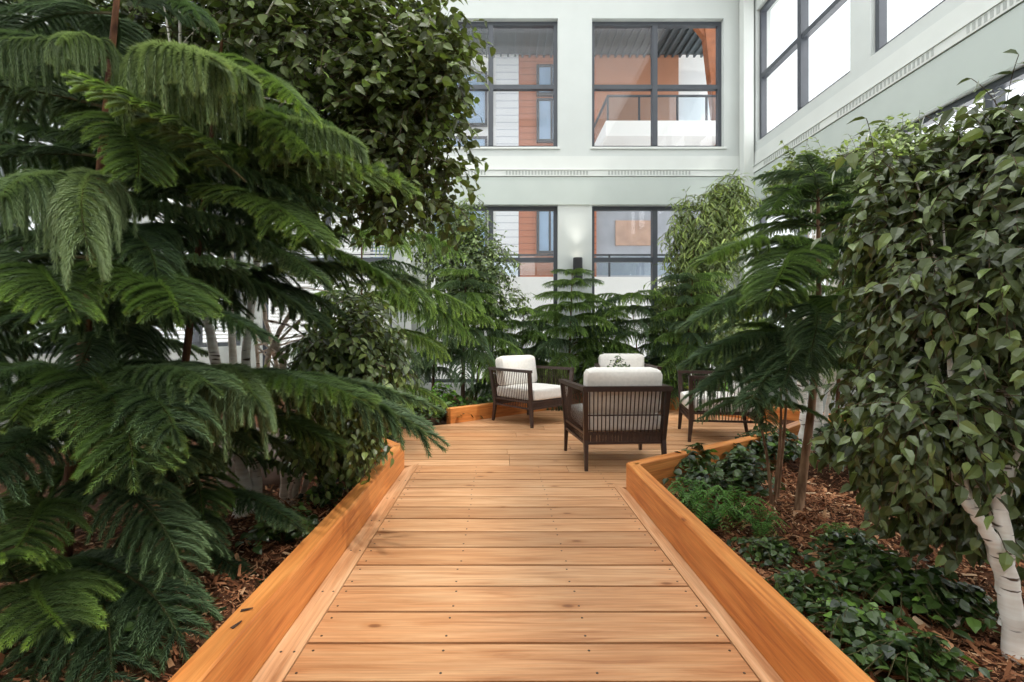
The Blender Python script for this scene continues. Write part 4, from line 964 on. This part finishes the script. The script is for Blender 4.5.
# ------------------------------------------------------------------ outside the back windows
bg = thing('apartment_building', 'orange and white sided apartment building outside the back windows', 'building', (0, 14, 0))
def ext(name, mat, lo, hi, par=bg, dy=14):
    lo = (lo[0], lo[1] - dy, lo[2]); hi = (hi[0], hi[1] - dy, hi[2]); return MB().box(lo, hi).build(name, mat, par)
ext('wall', M_SIDO, (0.52, 14.0, 0), (2.7, 14.4, 9.2)); ext('wall', M_SIDW, (-0.12, 13.95, 0), (0.52, 14.4, 9.2)); ext('wall', M_ORANGE, (2.7, 14.0, 6.0), (5.0, 14.4, 9.2))
ext('wall', M_EXTG, (2.7, 14.1, 0), (6.2, 14.4, 6.0)); ext('wall', M_EXTW, (5.0, 14.1, 6.0), (6.2, 14.4, 9.2)); ext('wall', M_EXTW, (-6, 14.05, 0), (-0.12, 14.4, 9.2)); ext('wall', M_TAN, (3.25, 14.05, 3.6), (4.4, 14.12, 4.3))
def ewin(x0, x1, z0, z1, par=bg):
    f = MB(); y0, y1 = -0.12, -0.001; t_ = 0.07
    f.box((x0, y0, z0), (x1, y1, z0 + t_)).box((x0, y0, z1 - t_), (x1, y1, z1)).box((x0, y0, z0 + t_), (x0 + t_, y1, z1 - t_)).box((x1 - t_, y0, z0 + t_), (x1, y1, z1 - t_)).box(((x0 + x1) / 2 - .03, y0 + .01, z0 + t_), ((x0 + x1) / 2 + .03, y1, z1 - t_))
    o = f.build('window', M_FRAME, par); MB().box((x0 + .02, -0.09, z0 + .02), (x1 - .02, -0.07, z1 - .02)).build('pane', M_BLUE, o)
bgy = 0
for a in ((1.02, 1.85, 7.75, 8.6), (1.02, 1.85, 6.45, 7.66), (1.02, 1.75, 3.35, 4.6), (-1.9, -0.35, 6.9, 8.4), (-1.9, -0.35, 5.2, 6.6), (-3.6, -2.2, 5.2, 8.4), (-1.9, -0.35, 3.3, 4.6), (-3.6, -2.2, 3.0, 4.6)): ewin(*a)
# ribbed roof overhang
m = MB(); m.box((-6, -2.5, 8.92), (6.1, -0.01, 9.0))
for k in range(60): m.box((-6 + k * 0.2, -2.5, 8.84), (-6 + k * 0.2 + 0.05, -0.01, 8.925))
m.build('roof_soffit', M_SOFF, bg)
# balcony
m = MB(); m.box((2.35, -2.9, 5.50), (5.3, -0.01, 5.84)); bal = m.build('balcony_slab', M_EXTW, bg)
m = MB()
for x in (2.4, 3.1, 3.95, 4.6, 5.25): m.box((x - .02, -2.88, 5.84), (x + .02, -2.84, 6.42))
m.box((2.38, -2.89, 6.39), (5.27, -2.83, 6.42)).box((2.38, -2.82, 6.39), (2.43, -0.02, 6.42)); m.build('balcony_rail', M_FRAME, bg)
m = MB(); m.box((2.42, -2.865, 5.85), (5.24, -2.855, 6.39)).box((2.40, -2.85, 5.85), (2.41, -.02, 6.39)); m.build('balcony_glass', M_RAILG, bg)
m = MB(); m.bar((4.75, -2.4, 8.84), (5.25, -2.4, 4.4), 0.24, 0.24); m.bar((4.86, -2.4, 7.9), (4.2, -2.4, 8.75), 0.16, 0.16); m.build('timber_column', M_TIMB, bg)
# terrace parapet and lower rail
t = thing('terrace_parapet', 'white terrace wall with a glass rail outside the lower back windows', 'parapet', (0, 11, 0))
MB().box((-6, 0, 0), (6, 0.15, 2.36)).build('parapet_wall', M_EXTW, t)
m = MB()
for k in range(12): m.box((-5.6 + k * 1.0, 0.05, 2.36), (-5.56 + k * 1.0, 0.09, 2.85))
m.box((-6, 0.05, 2.83), (6, 0.09, 2.87)); m.build('rail', M_FRAME, t)
MB().box((-5.9, .065, 2.4), (5.9, .075, 2.82)).build('rail_glass', M_RAILG, t)
struct(MB().box((-14, 8.9, -0.5), (14, 20, -0.3)).build('floor_outside', M_EXTW))

# ------------------------------------------------------------------ camera and light
cam = bpy.data.cameras.new('camera'); co = bpy.data.objects.new('camera', cam); C.objects.link(co)
cam.sensor_fit = 'HORIZONTAL'; cam.sensor_width = 36.0; cam.lens = F * 36.0 / 1024.0; cam.clip_start = 0.05
co.location = (0, 0, H); co.rotation_euler = (PI / 2, 0, 0)
cam.shift_x = (512 - PX0) / 1024.0; cam.shift_y = -(341 - PY0) / 1024.0
scene.camera = co

w = bpy.data.worlds.new('sky'); scene.world = w; w.use_nodes = True; nt = w.node_tree; nt.nodes.clear()
bgn = nt.nodes.new('ShaderNodeBackground'); bgn.inputs[0].default_value = (0.93, 0.97, 1.0, 1); bgn.inputs[1].default_value = 1.5
ow = nt.nodes.new('ShaderNodeOutputWorld'); L(nt, bgn.outputs[0], ow.inputs[0])
def area(name, loc, rot, sx, sy, e, col=(1, 1, 1)):
    a = bpy.data.lights.new(name, 'AREA'); a.shape = 'RECTANGLE'; a.size = sx; a.size_y = sy; a.energy = e; a.color = col
    o = bpy.data.objects.new(name, a); C.objects.link(o); o.location = loc; o.rotation_euler = rot; return o
area('interior_fill_light', (0, 3.2, ZC - 0.05), (0, 0, 0), 7.0, 10.0, 380, (1.0, 0.99, 0.97))  # added lamp under the ceiling that lifts the interior brightness
area('front_fill_light', (0, YF + 0.1, 4.2), (math.radians(78), 0, 0), 7.0, 4.0, 110, (1.0, 0.99, 0.97))  # added fill lamp behind the camera, stands for no real fixture
area('left_window_daylight', (XL - 0.6, 3.0, 3.6), (0, math.radians(-90), 0), 5.6, 10.5, 650)
area('right_window_daylight', (XR + 0.6, 3.0, 3.6), (0, math.radians(90), 0), 5.6, 10.5, 420)
s = bpy.data.lights.new('sun', 'SUN'); s.energy = 2.2; s.angle = math.radians(3); s.color = (1, .95, .86)
so = bpy.data.objects.new('sun', s); C.objects.link(so); so.rotation_euler = (math.radians(12), math.radians(24), 0)
scene.view_settings.view_transform = 'Standard'; scene.view_settings.look = 'None'; scene.view_settings.exposure = 0.0
scene.cycles.use_denoising = True
scene.cycles.max_bounces = 7; scene.cycles.transparent_max_bounces = 16; scene.cycles.diffuse_bounces = 4; scene.cycles.sample_clamp_indirect = 4.0
